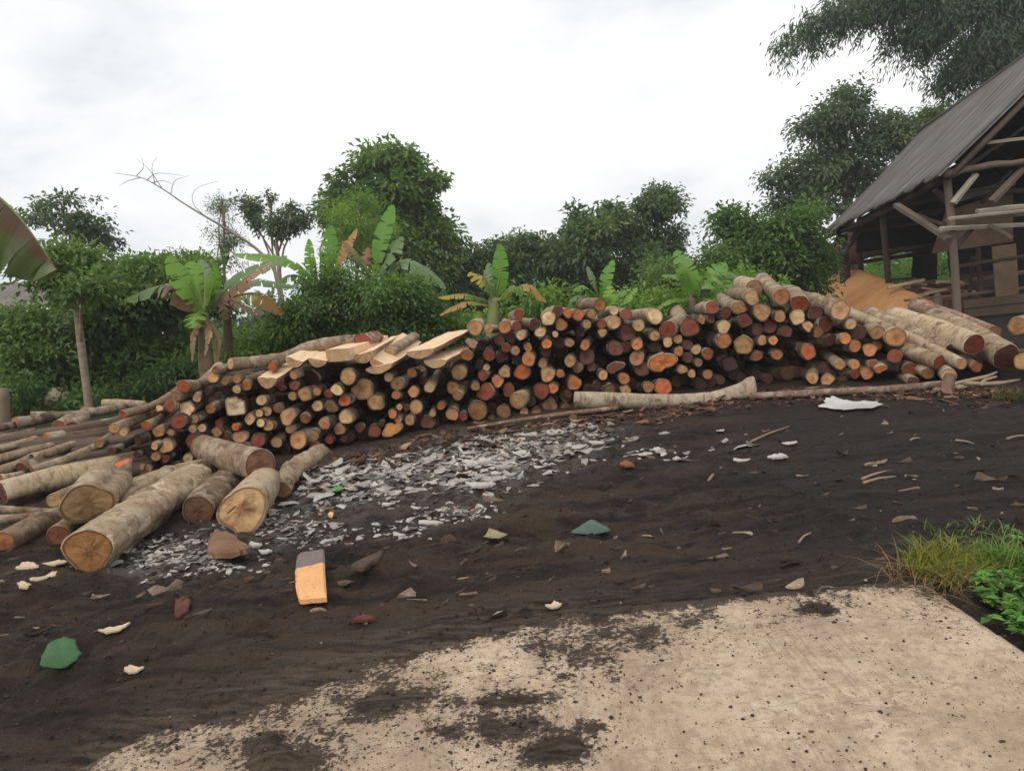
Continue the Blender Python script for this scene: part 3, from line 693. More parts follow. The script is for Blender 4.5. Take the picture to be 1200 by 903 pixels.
lg([(331, 574, 5.95), (338, 556, 6.35), (356, 541, 6.65), (378, 527, 7.05)], [21, 24, 21, 16], 'T', 'crooked knobbly limb beside the grey chips', FG, n=18, nseg=18, pale=.85, knots=.2, endcol=(.36, .22, .11))
lg([(4, 635, 5.1), (40, 617, 5.4), (78, 602, 5.75)], [28, 28, 26], 'O', 'lichen-spotted dark log with orange end at the frame edge', FG, n=22, nseg=14, pale=.35, endcol=(.36, .15, .06))
lg([(68, 627, 5.2), (100, 604, 5.7)], [25, 24], 'R', 'red-brown ended log under the short thick chunk', FG, n=20, pale=.3, endcol=(.24, .09, .045))
lg([(3, 577, 6.45), (70, 560, 6.8), (141, 545, 7.15)], [28, 29, 24], 'D', 'big pale mossy log lying across the low pile end', FG, n=24, nseg=18, pale=.75, knots=.05)
o = lg([(137, 545, 6.2), (138, 572, 6.2), (139, 596, 6.2)], [32, 32, 33], 'S', 'upright stump chunk with sloping orange cut top', FG, n=20, nseg=6, pale=.15, tilt=(.25, .35), cat='stump', name='stump')
lg([(63, 586, 6.1), (90, 574, 6.6)], [17, 16], 'T', 'small tan-ended log in the shadow below the mossy log', FG, pale=.6)
lg([(-4, 597, 5.9), (70, 600, 6.0)], [11, 9], 'B', 'thin grey stick-like log below the mossy log', FG, pale=.5)
lg([(-6, 609, 5.7), (60, 604, 5.9)], [12, 11], 'B', 'thin dark log above the lichen-spotted log', FG, pale=.25)
P0 = at(283, 596, 5.1); P1 = at(304, 570, 5.95)
_A = log_arrays([P0, P1], [.16, .15], 1)
def local2(px, py, A, Y): return (np.array(at(px, py, Y)) - A['O']) @ A['R']
_out = np.array([local2(200 + a / 6, 540 + b / 6, _A, 5.1)[:2] for a, b in [(326, 370), (350, 300), (420, 232), (480, 190), (545, 176), (610, 186), (655, 218), (678, 290), (665, 370), (640, 430), (605, 485), (560, 520), (500, 533), (462, 515), (440, 480), (390, 452), (340, 425)]])
_pa = np.arctan2(_out[:, 1], _out[:, 0]); _pr = np.hypot(_out[:, 0], _out[:, 1]); _o = np.argsort(_pa)
def pear(th): return np.interp((th + PI) % (2 * PI) - PI, np.concatenate([_pa[_o] - 2 * PI, _pa[_o], _pa[_o] + 2 * PI]), np.tile(_pr[_o], 3)) / .158
def mat_pear():
    m = CUT.copy(); m.name = 'cut wood with crack'; n = N(m.node_tree); co = n.coord('Object')
    bs = next(q for q in m.node_tree.nodes if q.type == 'BSDF_PRINCIPLED'); old = bs.inputs['Base Color'].links[0].from_socket
    sp = n('ShaderNodeSeparateXYZ', i={0: co}); x, y = sp.outputs[0], sp.outputs[1]; nz = n.noise(co, 30, 3)
    k0, k1 = local2(267, 601, _A, 5.1), local2(276, 593, _A, 5.1); d = (k1 - k0)[:2]; ln = np.hypot(*d); d = d / ln; mid = (k0 + k1)[:2] / 2
    dx, dy = n.math('SUBTRACT', x, float(mid[0])), n.math('SUBTRACT', y, float(mid[1]))
    al = n.math('ADD', n.math('MULTIPLY', dx, float(d[0])), n.math('MULTIPLY', dy, float(d[1]))); ac = n.math('ADD', n.math('MULTIPLY', dx, float(-d[1])), n.math('MULTIPLY', dy, float(d[0])))
    e = n.math('ADD', n.math('POWER', n.math('ABSOLUTE', n.math('DIVIDE', al, float(ln * .62))), 2.0), n.math('POWER', n.math('ABSOLUTE', n.math('DIVIDE', n.math('ADD', ac, n.math('MULTIPLY', n.math('SUBTRACT', nz, .5), .008)), .0058)), 2.0))
    h = local2(291, 595, _A, 5.1)
    r2 = n.math('ADD', n.math('SQRT', n.math('ADD', n.math('POWER', n.math('SUBTRACT', x, float(h[0])), 2.0), n.math('POWER', n.math('SUBTRACT', y, float(h[1])), 2.0))), n.math('MULTIPLY', n.math('SUBTRACT', n.noise(co, 16, 4), .5), .09))
    c = n.mix(n.ramp(r2, [(.03, (.75, .75, .75)), (.065, (0, 0, 0))]), old, (.25, .12, .05))
    c = n.mix(n.ramp(e, [(.7, (1, 1, 1)), (1.0, (0, 0, 0))]), c, (.035, .018, .01))
    m.node_tree.links.new(c, bs.inputs['Base Color']); return m
o = make_log([P0, (P0 + P1) / 2, P1], [.158, .155, .15], 'C', 'pear-shaped fresh cream log end with a dark crack, on the chips', FG, n=40, nseg=8, shape=pear, lump=.0, pale=.75, endcol=(.60, .39, .20), tilt=(0, 0))
o.children[0].data.materials[0] = mat_pear()
# crack and heart stain of the pear-shaped end are sunk into it
def chunky(th): return 1 + .10 * np.cos(2 * th + .6) + .05 * np.cos(3 * th + 2) - .16 * np.exp(-((np.angle(np.exp(1j * (th - 2.4))) / .3) ** 2))
lg([(102, 589, 5.2), (113, 576, 5.5), (124, 564, 5.75)], [54, 53, 50], 'T', 'short thick chunk with a ragged tan end, resting on the thick peeling log', FG, n=36, nseg=8, lump=.03, pale=.72, knots=.08, shape=chunky, endcol=(.40, .255, .13))

# loose pieces lying before the stack
lg([(674, 468, 8.4), (720, 469, 8.4), (780, 470, 8.42), (830, 468, 8.45), (862, 461, 8.5), (881, 455, 8.55)], [20, 19, 17.5, 18, 22, 31], 'T', 'long pale loose log with flared end lying before the pile', None, nseg=26, n=18, pale=.9, bark=(.46, .37, .27), knots=.07, endcol=(.45, .3, .2))
lg([(548, 502, 7.9), (604, 493, 8.1), (660, 485, 8.25), (724, 478, 8.3)], [4, 5, 5.5, 6], 'T', 'thin brown pole lying along the pile foot beside the chips', 'poles along the pile foot', nseg=16, n=8, bark=(.27, .17, .11), cat='pole', name='pole')
lg([(880, 464, 8.3), (960, 460, 8.2), (1040, 456, 8.1), (1106, 450, 8.0)], [8, 9, 9, 9], 'B', 'long straight brown pole running from the loose log to the branches', 'poles along the pile foot', nseg=18, n=10, bark=(.25, .17, .12), cat='pole', name='pole')
lg([(905, 462, 8.7), (950, 456, 8.7), (990, 455, 8.65)], [4, 5, 4], 'B', 'crooked thin pole behind the long straight brown pole', 'poles along the pile foot', nseg=12, n=8, bark=(.3, .2, .14), cat='pole', name='pole')

# deep logs: what stands behind the front row, past the count of individuals
mbV, mbF4, mbF3, mi4, mi3 = [], [], [], [], []
cnt = 0
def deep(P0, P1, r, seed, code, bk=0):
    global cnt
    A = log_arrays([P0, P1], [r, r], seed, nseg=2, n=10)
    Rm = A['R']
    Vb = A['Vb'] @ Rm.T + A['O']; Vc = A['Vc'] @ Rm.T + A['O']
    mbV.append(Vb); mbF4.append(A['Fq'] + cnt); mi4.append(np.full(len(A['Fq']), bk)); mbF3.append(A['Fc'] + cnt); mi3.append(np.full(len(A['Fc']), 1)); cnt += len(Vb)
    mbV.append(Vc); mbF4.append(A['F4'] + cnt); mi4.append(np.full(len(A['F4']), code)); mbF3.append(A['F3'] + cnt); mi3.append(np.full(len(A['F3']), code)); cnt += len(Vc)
fill = []
for row, dY in ((0, .85), (1, 2.0)):
    for px in np.arange(228, 1110, 16):
        t_ = np.interp(px, _TX, _TY); b_ = np.interp(px, _BX, _BY)
        for py in np.arange(t_ + 14 + row * 10, b_ - 2, 15):
            x_, y_ = px + RD.uniform(-4, 4), py + RD.uniform(-4, 4)
            Y0 = Yf(x_) + dY + RD.uniform(-.08, .14)
            P0 = at(x_, y_, Y0)
            if P0.z < base_z(Y0) + .04: continue
            deep(P0, P0 + Vector((RD.uniform(-.06, .06), 1.25, RD.uniform(-.03, .03))), RD.uniform(.055, .085), RD.randint(0, 9999), RD.choice([1, 1, 2]))
for px in np.arange(236, 1112, 13):      # the bottom course on the ground
    Y0 = Yf(px) + RD.uniform(.22, .45); P0 = at(px + RD.uniform(-4, 4), 470, Y0); r_ = RD.uniform(.055, .085); P0.z = base_z(Y0) + r_ * RD.uniform(.9, 1.6)
    deep(P0, P0 + Vector((RD.uniform(-.08, .08), 1.25, 0)), r_, RD.randint(0, 9999), RD.choice([1, 2, 2]))
for px in np.arange(1045, 1215, 11):
    Y0 = RD.uniform(8.5, 9.4); P0 = at(px, 430, Y0); r_ = RD.uniform(.06, .09); P0.z = base_z(Y0) + r_ * RD.uniform(.9, 2.6)
    deep(P0, P0 + Vector((-.75, 1.1, .05)), r_, RD.randint(0, 9999), 2)
for k_ in range(230):     # under the sideways logs of the low end
    px = RD.uniform(-30, 215); top = np.interp(px, [-30, 60, 130, 215], [510, 494, 486, 478]) + 10
    py = RD.uniform(top, 582); Y0 = yl(py) + .10 + RD.uniform(0, .3); P0 = at(px, py, Y0)
    if px > 92 and py > 508:
        if RD.random() < .6: continue
        P0 = at(px, py, Y0 + 1.0)
    g0 = base_z(P0.y)
    if P0.z < g0 + .03: P0.z = g0 + .05
    a_ = RD.uniform(-.5, .5)
    deep(P0, P0 + Vector((1.1 * math.cos(a_), .55 + math.sin(a_) * .4, .03)), RD.uniform(.04, .06), RD.randint(0, 9999), RD.choice([1, 2]), 3)
Vd = np.vstack(mbV)
me = mesh_np('deep_logs', Vd, [np.vstack(mbF4), np.vstack(mbF3)], [mat_simple('shaded bark', (.10, .07, .05), .9, .5, 9, .7), mat_simple('shaded end grain', (.13, .07, .04), .85, .4, 25, .3), mat_simple('dark end grain', (.07, .033, .025), .85, .4, 25, .3), mat_simple('pale shaded bark', (.13, .092, .066), .9, .45, 9, .7)], True, mi=np.concatenate(mi4 + mi3))  # bark and ends of deep logs coloured dark, shade of the gaps painted in
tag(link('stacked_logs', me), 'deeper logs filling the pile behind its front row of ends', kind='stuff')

# ------------------------------------------------------------------ sawn slabs on top of the stack
SAWN = mat_simple('fresh sawn wood', (.78, .57, .36), .7, .15, 16, .25, (3, 3, .35), (.68, .46, .27))
def sawn(p0, p1, w_px, th_px, roll, label, square=False, col=(.5, .33, .18)):
    P0, P1 = at(*p0), at(*p1); W = w_px / FPX * p0[2]; H = th_px / FPX * p0[2]
    z = (P1 - P0).normalized(); x = z.cross(Vector((0, 0, 1))).normalized(); y = x.cross(z).normalized()
    q = Quaternion(z, roll); x = q @ x; y = q @ y
    if square: prof = [(.5, 0), (.52, -.5), (.48, -1), (0, -1.02), (-.5, -1), (-.52, -.5), (-.5, 0)]
    else:
        prof = [(.5 * math.cos(t_) , -math.sin(t_)) for t_ in np.linspace(0.0, PI, 11)]
        prof = [(a, b * (1 + .06 * math.sin(7 * a + 2))) for a, b in prof]
    m_ = len(prof); k = 7
    C = [P0.lerp(P1, i_ / (k - 1)) for i_ in range(k)]
    root = thing('sawn_slab', P0, label, 'slab', 'sawn slabs on the pile')
    def ring(i_, s=1.0):
        j_ = 1 + .06 * math.sin(i_ * 2.1 + w_px)
        return [C[i_] + x * a * W * j_ * s + y * b * H * s for a, b in prof]
    V = [v for i_ in range(k) for v in ring(i_)]
    F = [(i_ * m_ + j_, i_ * m_ + j_ + 1, (i_ + 1) * m_ + j_ + 1, (i_ + 1) * m_ + j_) for i_ in range(k - 1) for j_ in range(m_ - 1)]
    mb = MB(); mb.add(V, np.array(F)); mb.build('bark_side' if not square else 'sawn_side', BARK if not square else SAWN, root, not square, (.42, .30, .20))
    V = []; 
    for i_ in range(k):
        r_ = ring(i_); g_ = [r_[0].lerp(r_[-1], u) + y * RD.gauss(0, .005) for u in (0, .25, .5, .75, 1)]; g_[0] = r_[0]; g_[-1] = r_[-1]; V += g_
    F = [(i_ * 5 + j_, (i_ + 1) * 5 + j_, (i_ + 1) * 5 + j_ + 1, i_ * 5 + j_ + 1) for i_ in range(k - 1) for j_ in range(4)]
    mb = MB(); mb.add(V, np.array(F)); mb.build('sawn_face', SAWN, root)
    for e, nm in ((0, 'cut_end'), (k - 1, 'cut_end')):
        r_ = ring(e); c = sum((v for v in r_), Vector()) / m_
        mb = MB(); mb.add(r_ + [c], np.array([(m_, j_, (j_ + 1) % m_) for j_ in range(m_)])); o_ = mb.build(nm, CUT, root, False, col)
        at_ = o_.data.attributes.new('rad', 'FLOAT', 'POINT'); at_.data.foreach_set('value', np.full(m_ + 1, .6, np.float32))
sawn((492, 410, 7.95), (539, 387, 9.55), 37, 9.75, -.05, 'broad pale sawn slab with bark edge, beside the banana plant')
sawn((510, 422, 7.95), (548, 403, 9.35), 28, 9, .06, 'thinner slab with half-round end tucked under the broad pale slab')
sawn((446, 424, 7.9), (483, 395, 9.35), 30, 10.5, .55, 'tilted ragged slab with triangular brown end in mid row')
sawn((444, 429, 7.85), (477, 409, 9.15), 36, 8.25, -.15, 'flat half-round slab beneath the tilted ragged slab')
sawn((395, 409, 7.8), (443, 394, 9.25), 30, 14.25, .0, 'squared sawn beam with knotted face lying on the pile', True)
sawn((345, 421, 7.6), (385, 400, 8.95), 20, 9.75, .35, 'small three-cornered slab beside the long crooked limb')
sawn((313, 443, 7.4), (359, 413, 8.85), 24, 12, .12, 'half-log slab lowest in the row of slabs')
sawn((372, 421, 7.75), (409, 402, 9.15), 22, 9, .25, 'narrow pale slab tucked behind the squared beam')
sawn((425, 414, 7.9), (459, 395, 9.25), 26, 11.25, -.2, 'pale slab wedged between squared beam and tilted ragged slab')

# ------------------------------------------------------------------ chips, clods, litter
CUBE_F = np.array([(3, 2, 1, 0), (4, 5, 6, 7), (0, 1, 5, 4), (1, 2, 6, 5), (2, 3, 7, 6), (3, 0, 4, 7)])
FLK = np.array([(0, 1, 3, 2), (4, 6, 7, 5), (0, 4, 5, 1), (2, 3, 7, 6)])
FLK_F = np.array([(0, 3, 2, 1)] + [(k * 4 + a_, k * 4 + (a_ + 1) % 4, k * 4 + 4 + (a_ + 1) % 4, k * 4 + 4 + a_) for k in range(3) for a_ in range(4)] + [(12, 13, 14, 15)])
def flakes(P, size, thick, g, elong=2.2, lift=.35, bend=.11):
    n_ = len(P)
    L = size * np.clip(g.lognormal(0, .5, n_), .35, 2.6); W = L / g.uniform(1, elong, n_); T = thick * g.uniform(.4, 1.5, n_)
    c = np.zeros((n_, 16, 3)); bd = L * g.normal(0, bend, n_); tw = g.normal(0, .25, n_)
    for k, xk in enumerate((-.5, -.2, .18, .5)):
        w0 = (.25, 1, .9, .3)[k] * g.uniform(.5, 1.15, (n_, 2)) * .5
        off = g.normal(0, .08, n_) * L; z = -bd * (xk * 2) ** 2
        for a_, (sy, sz) in enumerate(((-1, -1), (1, -1), (1, 1), (-1, 1))):
            c[:, k * 4 + a_, 0] = xk * L * (1 + .1 * sy * tw) + g.normal(0, .03, n_) * L
            c[:, k * 4 + a_, 1] = sy * w0[:, 0 if sy < 0 else 1] * W + off
            c[:, k * 4 + a_, 2] = z + sz * T * .5 + sy * tw * W * .5 * xk + np.abs(bd) * .6
    yaw = g.uniform(0, 6.28, n_); pit = g.normal(0, lift, n_); rl = g.normal(0, lift, n_)
    def rot(c, a, i_, j_):
        ca, sa = np.cos(a)[:, None], np.sin(a)[:, None]
        x, y = c[:, :, i_].copy(), c[:, :, j_].copy(); c[:, :, i_] = ca * x - sa * y; c[:, :, j_] = sa * x + ca * y
    rot(c, pit, 0, 2); rot(c, rl, 1, 2); rot(c, yaw, 0, 1)
    V = (c + P[:, None, :]).reshape(-1, 3)
    F = (FLK_F[None] + (np.arange(n_) * 16)[:, None, None]).reshape(-1, 4)
    return V, F, np.repeat(g.random(n_), 16)
_ico = None
def ico():
    global _ico
    if _ico is None:
        p = (1 + 5 ** .5) / 2
        v = np.array([(-1, p, 0), (1, p, 0), (-1, -p, 0), (1, -p, 0), (0, -1, p), (0, 1, p), (0, -1, -p), (0, 1, -p), (p, 0, -1), (p, 0, 1), (-p, 0, -1), (-p, 0, 1)], float)
        f = np.array([(0, 11, 5), (0, 5, 1), (0, 1, 7), (0, 7, 10), (0, 10, 11), (1, 5, 9), (5, 11, 4), (11, 10, 2), (10, 7, 6), (7, 1, 8), (3, 9, 4), (3, 4, 2), (3, 2, 6), (3, 6, 8), (3, 8, 9), (4, 9, 5), (2, 4, 11), (6, 2, 10), (8, 6, 7), (9, 8, 1)])
        _ico = (v / np.linalg.norm(v[0]), f)
    return _ico
def clods(P, size, g):
    v, f = ico(); n_ = len(P)
    c = v[None] * g.uniform(.65, 1.3, (n_, 12, 1)) * (size * g.uniform(.35, 1, n_) ** 1.0)[:, None, None] * np.stack([g.uniform(.8, 1.5, n_), g.uniform(.7, 1.2, n_), g.uniform(.45, .85, n_)], -1)[:, None, :]
    a = g.uniform(0, 6.28, n_); ca, sa = np.cos(a)[:, None], np.sin(a)[:, None]
    x, y = c[:, :, 0].copy(), c[:, :, 1].copy(); c[:, :, 0] = ca * x - sa * y; c[:, :, 1] = sa * x + ca * y
    return (c + P[:, None, :]).reshape(-1, 3), (f[None] + (np.arange(n_) * 12)[:, None, None]).reshape(-1, 3), np.repeat(g.random(n_), 12)
def tint_mat(name, stops, rough=.85, spec=.25):
    m, nt = newmat(name); n = N(nt)
    c = n.ramp(n.attr('tint'), stops); nz = n.noise(n.coord('Object'), 45, 5, .7)
    c = n.mix(n.ramp(nz, [(.35, (.65, .65, .65)), (.6, (0, 0, 0))]), c, n.mix(1.0, c, (.45, .4, .36), 'MULTIPLY'))
    n.out(c, rough, n.bump(nz, .5, .006), spec); return m
def pts_on(px, py, h=0.0):
    P = np.array([tuple(gpt(a, b)) for a, b in zip(px, py)])
    P[:, 2] = ground_z(P[:, 0], P[:, 1]) + h
    return P
g = np.random.default_rng(21)
wts = np.array([c[4] * math.sqrt(c[2] * c[3]) for c in CH]); wts /= wts.sum()
ki = g.choice(len(CH), 4200, p=wts); A = np.array(CH)
px = A[ki, 0] + g.normal(size=4200) * A[ki, 2] * .62; py = A[ki, 1] + g.normal(size=4200) * A[ki, 3] * .62
ok = ~((px < 350) & (py < 600 - (px - 250) * .3)) & (py > np.interp(px, _BX, _BY) + 8)
P = pts_on(px[ok], py[ok], -.001)
sz = .042 * np.where(P[:, 1] > 5.6, 2.0, 1.05)
V, F, T = flakes(P, sz * .95, .006, g, 2.4, .10)
CHIP = tint_mat('grey bark chips', [(0, (.05, .04, .033)), (.25, (.13, .115, .102)), (.5, (.32, .30, .275)), (.85, (.48, .455, .42)), (.95, (.55, .52, .485)), (1, (.42, .32, .22))])
tag(link('bark_chips', mesh_np('bark_chips', V, F, [CHIP], attrs={'tint': T})), 'litter of grey-white bark chips before the pile', kind='stuff')
# brown litter at the foot of the stack
px = g.uniform(120, 1190, 1500); f0 = np.interp(px, _BX, _BY)
py = f0 + np.abs(g.normal(size=1500)) * np.where((px > 420) & (px < 700), 11, 8) + g.normal(size=1500) * 2
P = pts_on(px, py, .008)
V, F, T = flakes(P, .06 * g.uniform(.4, 1.5, len(P)), .012, g, 3.5, .25)
tag(link('bark_litter', mesh_np('bark_litter', V, F, [tint_mat('brown bark litter', [(0, (.03, .018, .013)), (.4, (.09, .045, .03)), (.8, (.17, .085, .055)), (.95, (.26, .15, .09)), (1, (.4, .27, .17))])], attrs={'tint': T})), 'brown bark litter along the foot of the pile', kind='stuff')
# soil clods and small stones
n1 = 8000
px = g.uniform(-60, 1260, n1); py = 470 + (900 - 470) * g.random(n1) ** .75
P = pts_on(px, py, .004)
keep = soil_t(P[:, 0], P[:, 1]) > -.15
P = P[keep]
V, F, T = clods(P, (.006 + .020 * g.random(len(P)) ** 6) * np.clip(P[:, 1] / 5.5, .4, 1), g)
tag(link('soil_clods', mesh_np('soil_clods', V, F, [tint_mat('soil clods', [(0, (.010, .008, .007)), (.6, (.035, .026, .021)), (.92, (.075, .055, .043)), (.985, (.17, .135, .11)), (1, (.4, .36, .32))])], attrs={'tint': T})), 'small soil clods and grit on the yard', kind='stuff')
# crumbs of soil on the concrete
n1 = 7500
px = g.uniform(150, 1200, n1); py = g.uniform(690, 903, n1)
P = pts_on(px, py, .0); tt = soil_t(P[:, 0], P[:, 1]); keep = (tt < .2) & (g.random(len(P)) < np.clip(1.2 + tt * .5, .2, 1))
P = P[keep]; P[:, 2] = base_z(P[:, 1]) + .003
V, F, T = clods(P, .0025 + .007 * g.random(len(P)) ** 7, g)
tag(link('soil_crumbs', mesh_np('soil_crumbs', V, F, [tint_mat('soil crumbs', [(0, (.02, .015, .012)), (.8, (.06, .042, .032)), (1, (.13, .09, .065))])], attrs={'tint': T})), 'crumbs of dark soil scattered on the concrete', kind='stuff')
# thin twigs and splinters over the yard
n1 = 420
px = g.uniform(0, 1200, n1); py = 480 + 260 * g.random(n1)
P = pts_on(px, py, .006); keep = soil_t(P[:, 0], P[:, 1]) > .3; P = P[keep]
V, F, T = flakes(P, .075 * g.uniform(.4, 1.4, len(P)), .007, g, 1.2, .12)
V = V.reshape(-1, 16, 3); ctr = V.mean(1, keepdims=True)
yaw = g.normal(.35, .6, len(V)); d2 = np.stack([np.cos(yaw), np.sin(yaw)], -1)
rel = V - ctr; s_ = rel[:, :, 0] * d2[:, None, 0] + rel[:, :, 1] * d2[:, None, 1]; t_ = -rel[:, :, 0] * d2[:, None, 1] + rel[:, :, 1] * d2[:, None, 0]
t_ *= .16
V[:, :, 0] = ctr[:, :, 0] + s_ * d2[:, None, 0] - t_ * d2[:, None, 1]; V[:, :, 1] = ctr[:, :, 1] + s_ * d2[:, None, 1] + t_ * d2[:, None, 0]
tag(link('twig_litter', mesh_np('twig_litter', V.reshape(-1, 3), F, [tint_mat('twig litter', [(0, (.03, .02, .015)), (.5, (.10, .07, .05)), (.85, (.24, .17, .12)), (1, (.42, .33, .25))])], attrs={'tint': T})), 'splinters and thin twigs trodden into the yard', kind='stuff')

# pieces one can count, lying on the yard
def slabpiece(name, poly, th, mat, label, cat, group=None, lift=.012, bulge=.0, color=None, curl=0.0, ragged=.05, smooth=False, vein=0.0):
    """a flat piece lying on the ground: outline in pixels, real thickness"""
    Q = poly + poly[:1]; D = []
    for i_ in range(len(poly)):                                   # rounded, ragged outline
        p0, p1, p2, p3 = (np.array(poly[(i_ + k) % len(poly)], float) for k in (-1, 0, 1, 2))
        for u in (0, .25, .5, .75):
            cr = .5 * (2 * p1 + (p2 - p0) * u + (2 * p0 - 5 * p1 + 4 * p2 - p3) * u * u + (3 * p1 - p0 - 3 * p2 + p3) * u ** 3)
            D.append(.5 * cr + .5 * (p1 + (p2 - p1) * u))
    D = np.array(D); c0 = D.mean(0); gg = np.random.default_rng(int(poly[0][0] * 13 + poly[0][1]))
    D = c0 + (D - c0) * (1 + gg.normal(0, ragged, (len(D), 1)))
    B = [gpt(*p) for p in D]; c = sum(B, Vector()) / len(B); m_ = len(B)
    zc = .5 * gz(c.x, c.y) + .5 * sum(gz(b.x, b.y) for b in B) / m_
    size = max((b - c).length for b in B); ph = gg.uniform(0, 6.28)
    far = max(B, key=lambda b: (b - c).length); axd = (far - c).normalized()
    def warp(p):
        r = p - c; a_ = r.dot(axd) / size; b_ = r.cross(axd).z / size
        w_ = curl * (1.6 * a_ * a_ + 1.1 * math.sin(2.2 * a_ + ph) * .5 + 2.2 * b_ * b_) - vein * math.exp(-(b_ / .08) ** 2)
        return w_ + .18 * th * math.sin(9 * a_ + ph) * math.cos(7 * b_)
    rings = []
    for s, k in ((1, 0), (1, 1), (.86, 1), (.66, 1), (.42, 1), (.2, 1)):
        rg = []
        for j_, b in enumerate(B):
            p = c.lerp(b, s); sl_ = base_z(p.y) - base_z(c.y)
            rg.append(Vector((p.x, p.y, zc + sl_ + lift + k * th * (.7 if s == 1 else 1) + (1 - s ** 2) * bulge * k + warp(p))))
        rings.append(rg)
    V = [v for r_ in rings for v in r_] + [Vector((c.x, c.y, zc + lift + th + bulge + warp(c))), Vector((c.x, c.y, zc + lift + warp(c)))]
    F = [(i_ * m_ + j_, i_ * m_ + (j_ + 1) % m_, (i_ + 1) * m_ + (j_ + 1) % m_, (i_ + 1) * m_ + j_) for i_ in range(5) for j_ in range(m_)]
    T = [(5 * m_ + j_, 5 * m_ + (j_ + 1) % m_, 6 * m_) for j_ in range(m_)] + [((j_ + 1) % m_, j_, 6 * m_ + 1) for j_ in range(m_)]
    mb = MB(); mb.add(V, [np.array(F), np.array(T)])
    return tag(mb.build(name, mat, None, smooth, color), label, cat, group)
# the fresh orange plank with a dirty end
def mat_plank():
    m, nt = newmat('fresh orange wood'); n = N(nt); co = n.coord('Object')
    sep = n('ShaderNodeSeparateXYZ', i={0: co})
    gr = n.noise(n.map(co, (60, 5, 20)), 1, 4, .6)
    c = n.mix(gr, (.66, .30, .11), (.80, .46, .21))
    c = n.mix(n.ramp(n.noise(co, 26, 5, .65), [(.58, (0, 0, 0)), (.68, (.8, .8, .8))]), c, (.42, .15, .05))
    edge = n.math('ADD', sep.outputs[1], n.math('MULTIPLY', n.math('SUBTRACT', n.noise(co, 18, 3), .5), .06))
    c = n.mix(n.ramp(n.math('ADD', edge, n.math('MULTIPLY', sep.outputs[0], -.35)), [(.103, (0, 0, 0)), (.115, (1, 1, 1))]), c, n.mix(gr, (.10, .075, .07), (.24, .19, .17)))
    n.out(c, .65, n.bump(gr, .3, .004), .3); return m
slabpiece('wood_plank', [(353, 716), (348, 700), (347, 680), (350, 662), (354, 657), (368, 656), (381, 655), (382, 675), (383, 695), (384, 713), (370, 715)], .035, mat_plank(), 'short curved orange plank with a dirty grey end, on the mud', 'plank', bulge=.004, lift=.02, ragged=.008, curl=.01)
BRK = mat_simple('loose bark', (.28, .16, .095), .85, .45, 26, .8, (1, 4, 1))
slabpiece('bark_piece', [(243, 648), (246, 634), (256, 628), (276, 631), (286, 640), (294, 649), (282, 655), (262, 653)], .05, BRK, 'thick brown bark piece lying below the pear-shaped log end', 'bark', bulge=.03, curl=.02)
WHITE = mat_simple('pale chunk', (.52, .48, .43), .85, .2, 30, .6)
GREY = mat_simple('grey chunk', (.36, .335, .31), .85, .25, 30, .6)
LEAFG = mat_simple('fallen green leaf', (.032, .115, .030), .45, .65, 14, .5)
LEAFD = mat_simple('fallen grey-green leaf', (.085, .135, .095), .6, .6, 16, .5)
LEAFB = mat_simple('fallen bright leaf', (.06, .28, .05), .5, .3, 20, .3)
REDB = mat_simple('red bark', (.13, .042, .028), .8, .4, 30, .5)
PALEW = mat_simple('pale shaving', (.60, .47, .32), .75, .2, 30, .4)
slabpiece('fallen_leaf', [(48, 786), (52, 772), (60, 760), (76, 754), (90, 758), (96, 772), (88, 783), (70, 790)], .004, LEAFG, 'large dark green leaf lying on the mud near the concrete', 'leaf', lift=.025, bulge=.02, curl=.012, smooth=True, ragged=.035, vein=.006)
slabpiece('fallen_leaf', [(670, 627), (680, 619), (693, 612), (706, 617), (717, 625), (700, 628), (684, 628)], .004, LEAFD, 'grey-green folded leaf in the middle of the yard', 'leaf', lift=.02, bulge=.05, curl=.01, smooth=True, ragged=.035, vein=.006)
slabpiece('fallen_leaf', [(388, 574), (394, 570), (402, 571), (400, 577), (391, 578)], .004, LEAFB, 'small bright green leaf among the grey chips', 'leaf', lift=.03, curl=.008, smooth=True, ragged=.035, vein=.006)
slabpiece('fallen_leaf', [(566, 636), (574, 625), (586, 627), (596, 634), (582, 640)], .004, mat_simple('dry leaf', (.30, .25, .15), .7, .3, 20, .3), 'dry curled yellowish leaf left of the grey-green folded leaf', 'leaf', lift=.025, curl=.025, smooth=True, ragged=.035, vein=.006)
slabpiece('wood_chip', [(384, 602), (387, 598), (391, 600), (389, 605)], .015, mat_plank(), 'tiny orange chip on bare mud below the bright leaf', 'chip', lift=.015)
slabpiece('bark_piece', [(206, 735), (208, 716), (216, 712), (225, 717), (222, 730), (212, 738)], .02, REDB, 'dark red bark scrap on the mud below the thick log', 'bark', lift=.01)
slabpiece('bark_piece', [(414, 728), (420, 724), (432, 723), (440, 726), (428, 729)], .02, REDB, 'dark red bark scrap below the orange plank', 'bark', lift=.01)
slabpiece('bark_piece', [(412, 678), (430, 668), (450, 660), (446, 668), (428, 680)], .03, mat_simple('muddy wood', (.10, .068, .05), .9, .4, 30, .6), 'muddy brown wood strip beside the orange plank', 'bark')
slabpiece('bark_piece', [(596, 552), (606, 546), (618, 551), (630, 556), (616, 560), (604, 560)], .03, mat_simple('red fibre', (.36, .14, .08), .8, .4, 30, .6), 'frayed red bark strip on the mud beside white chunks', 'bark') if False else None
slabpiece('bark_piece', [(727, 552), (734, 548), (741, 551), (744, 554), (735, 555)], .02, mat_simple('red fibre', (.26, .085, .045), .8, .4, 30, .6), 'frayed orange-red bark strip near the white chunks', 'bark')
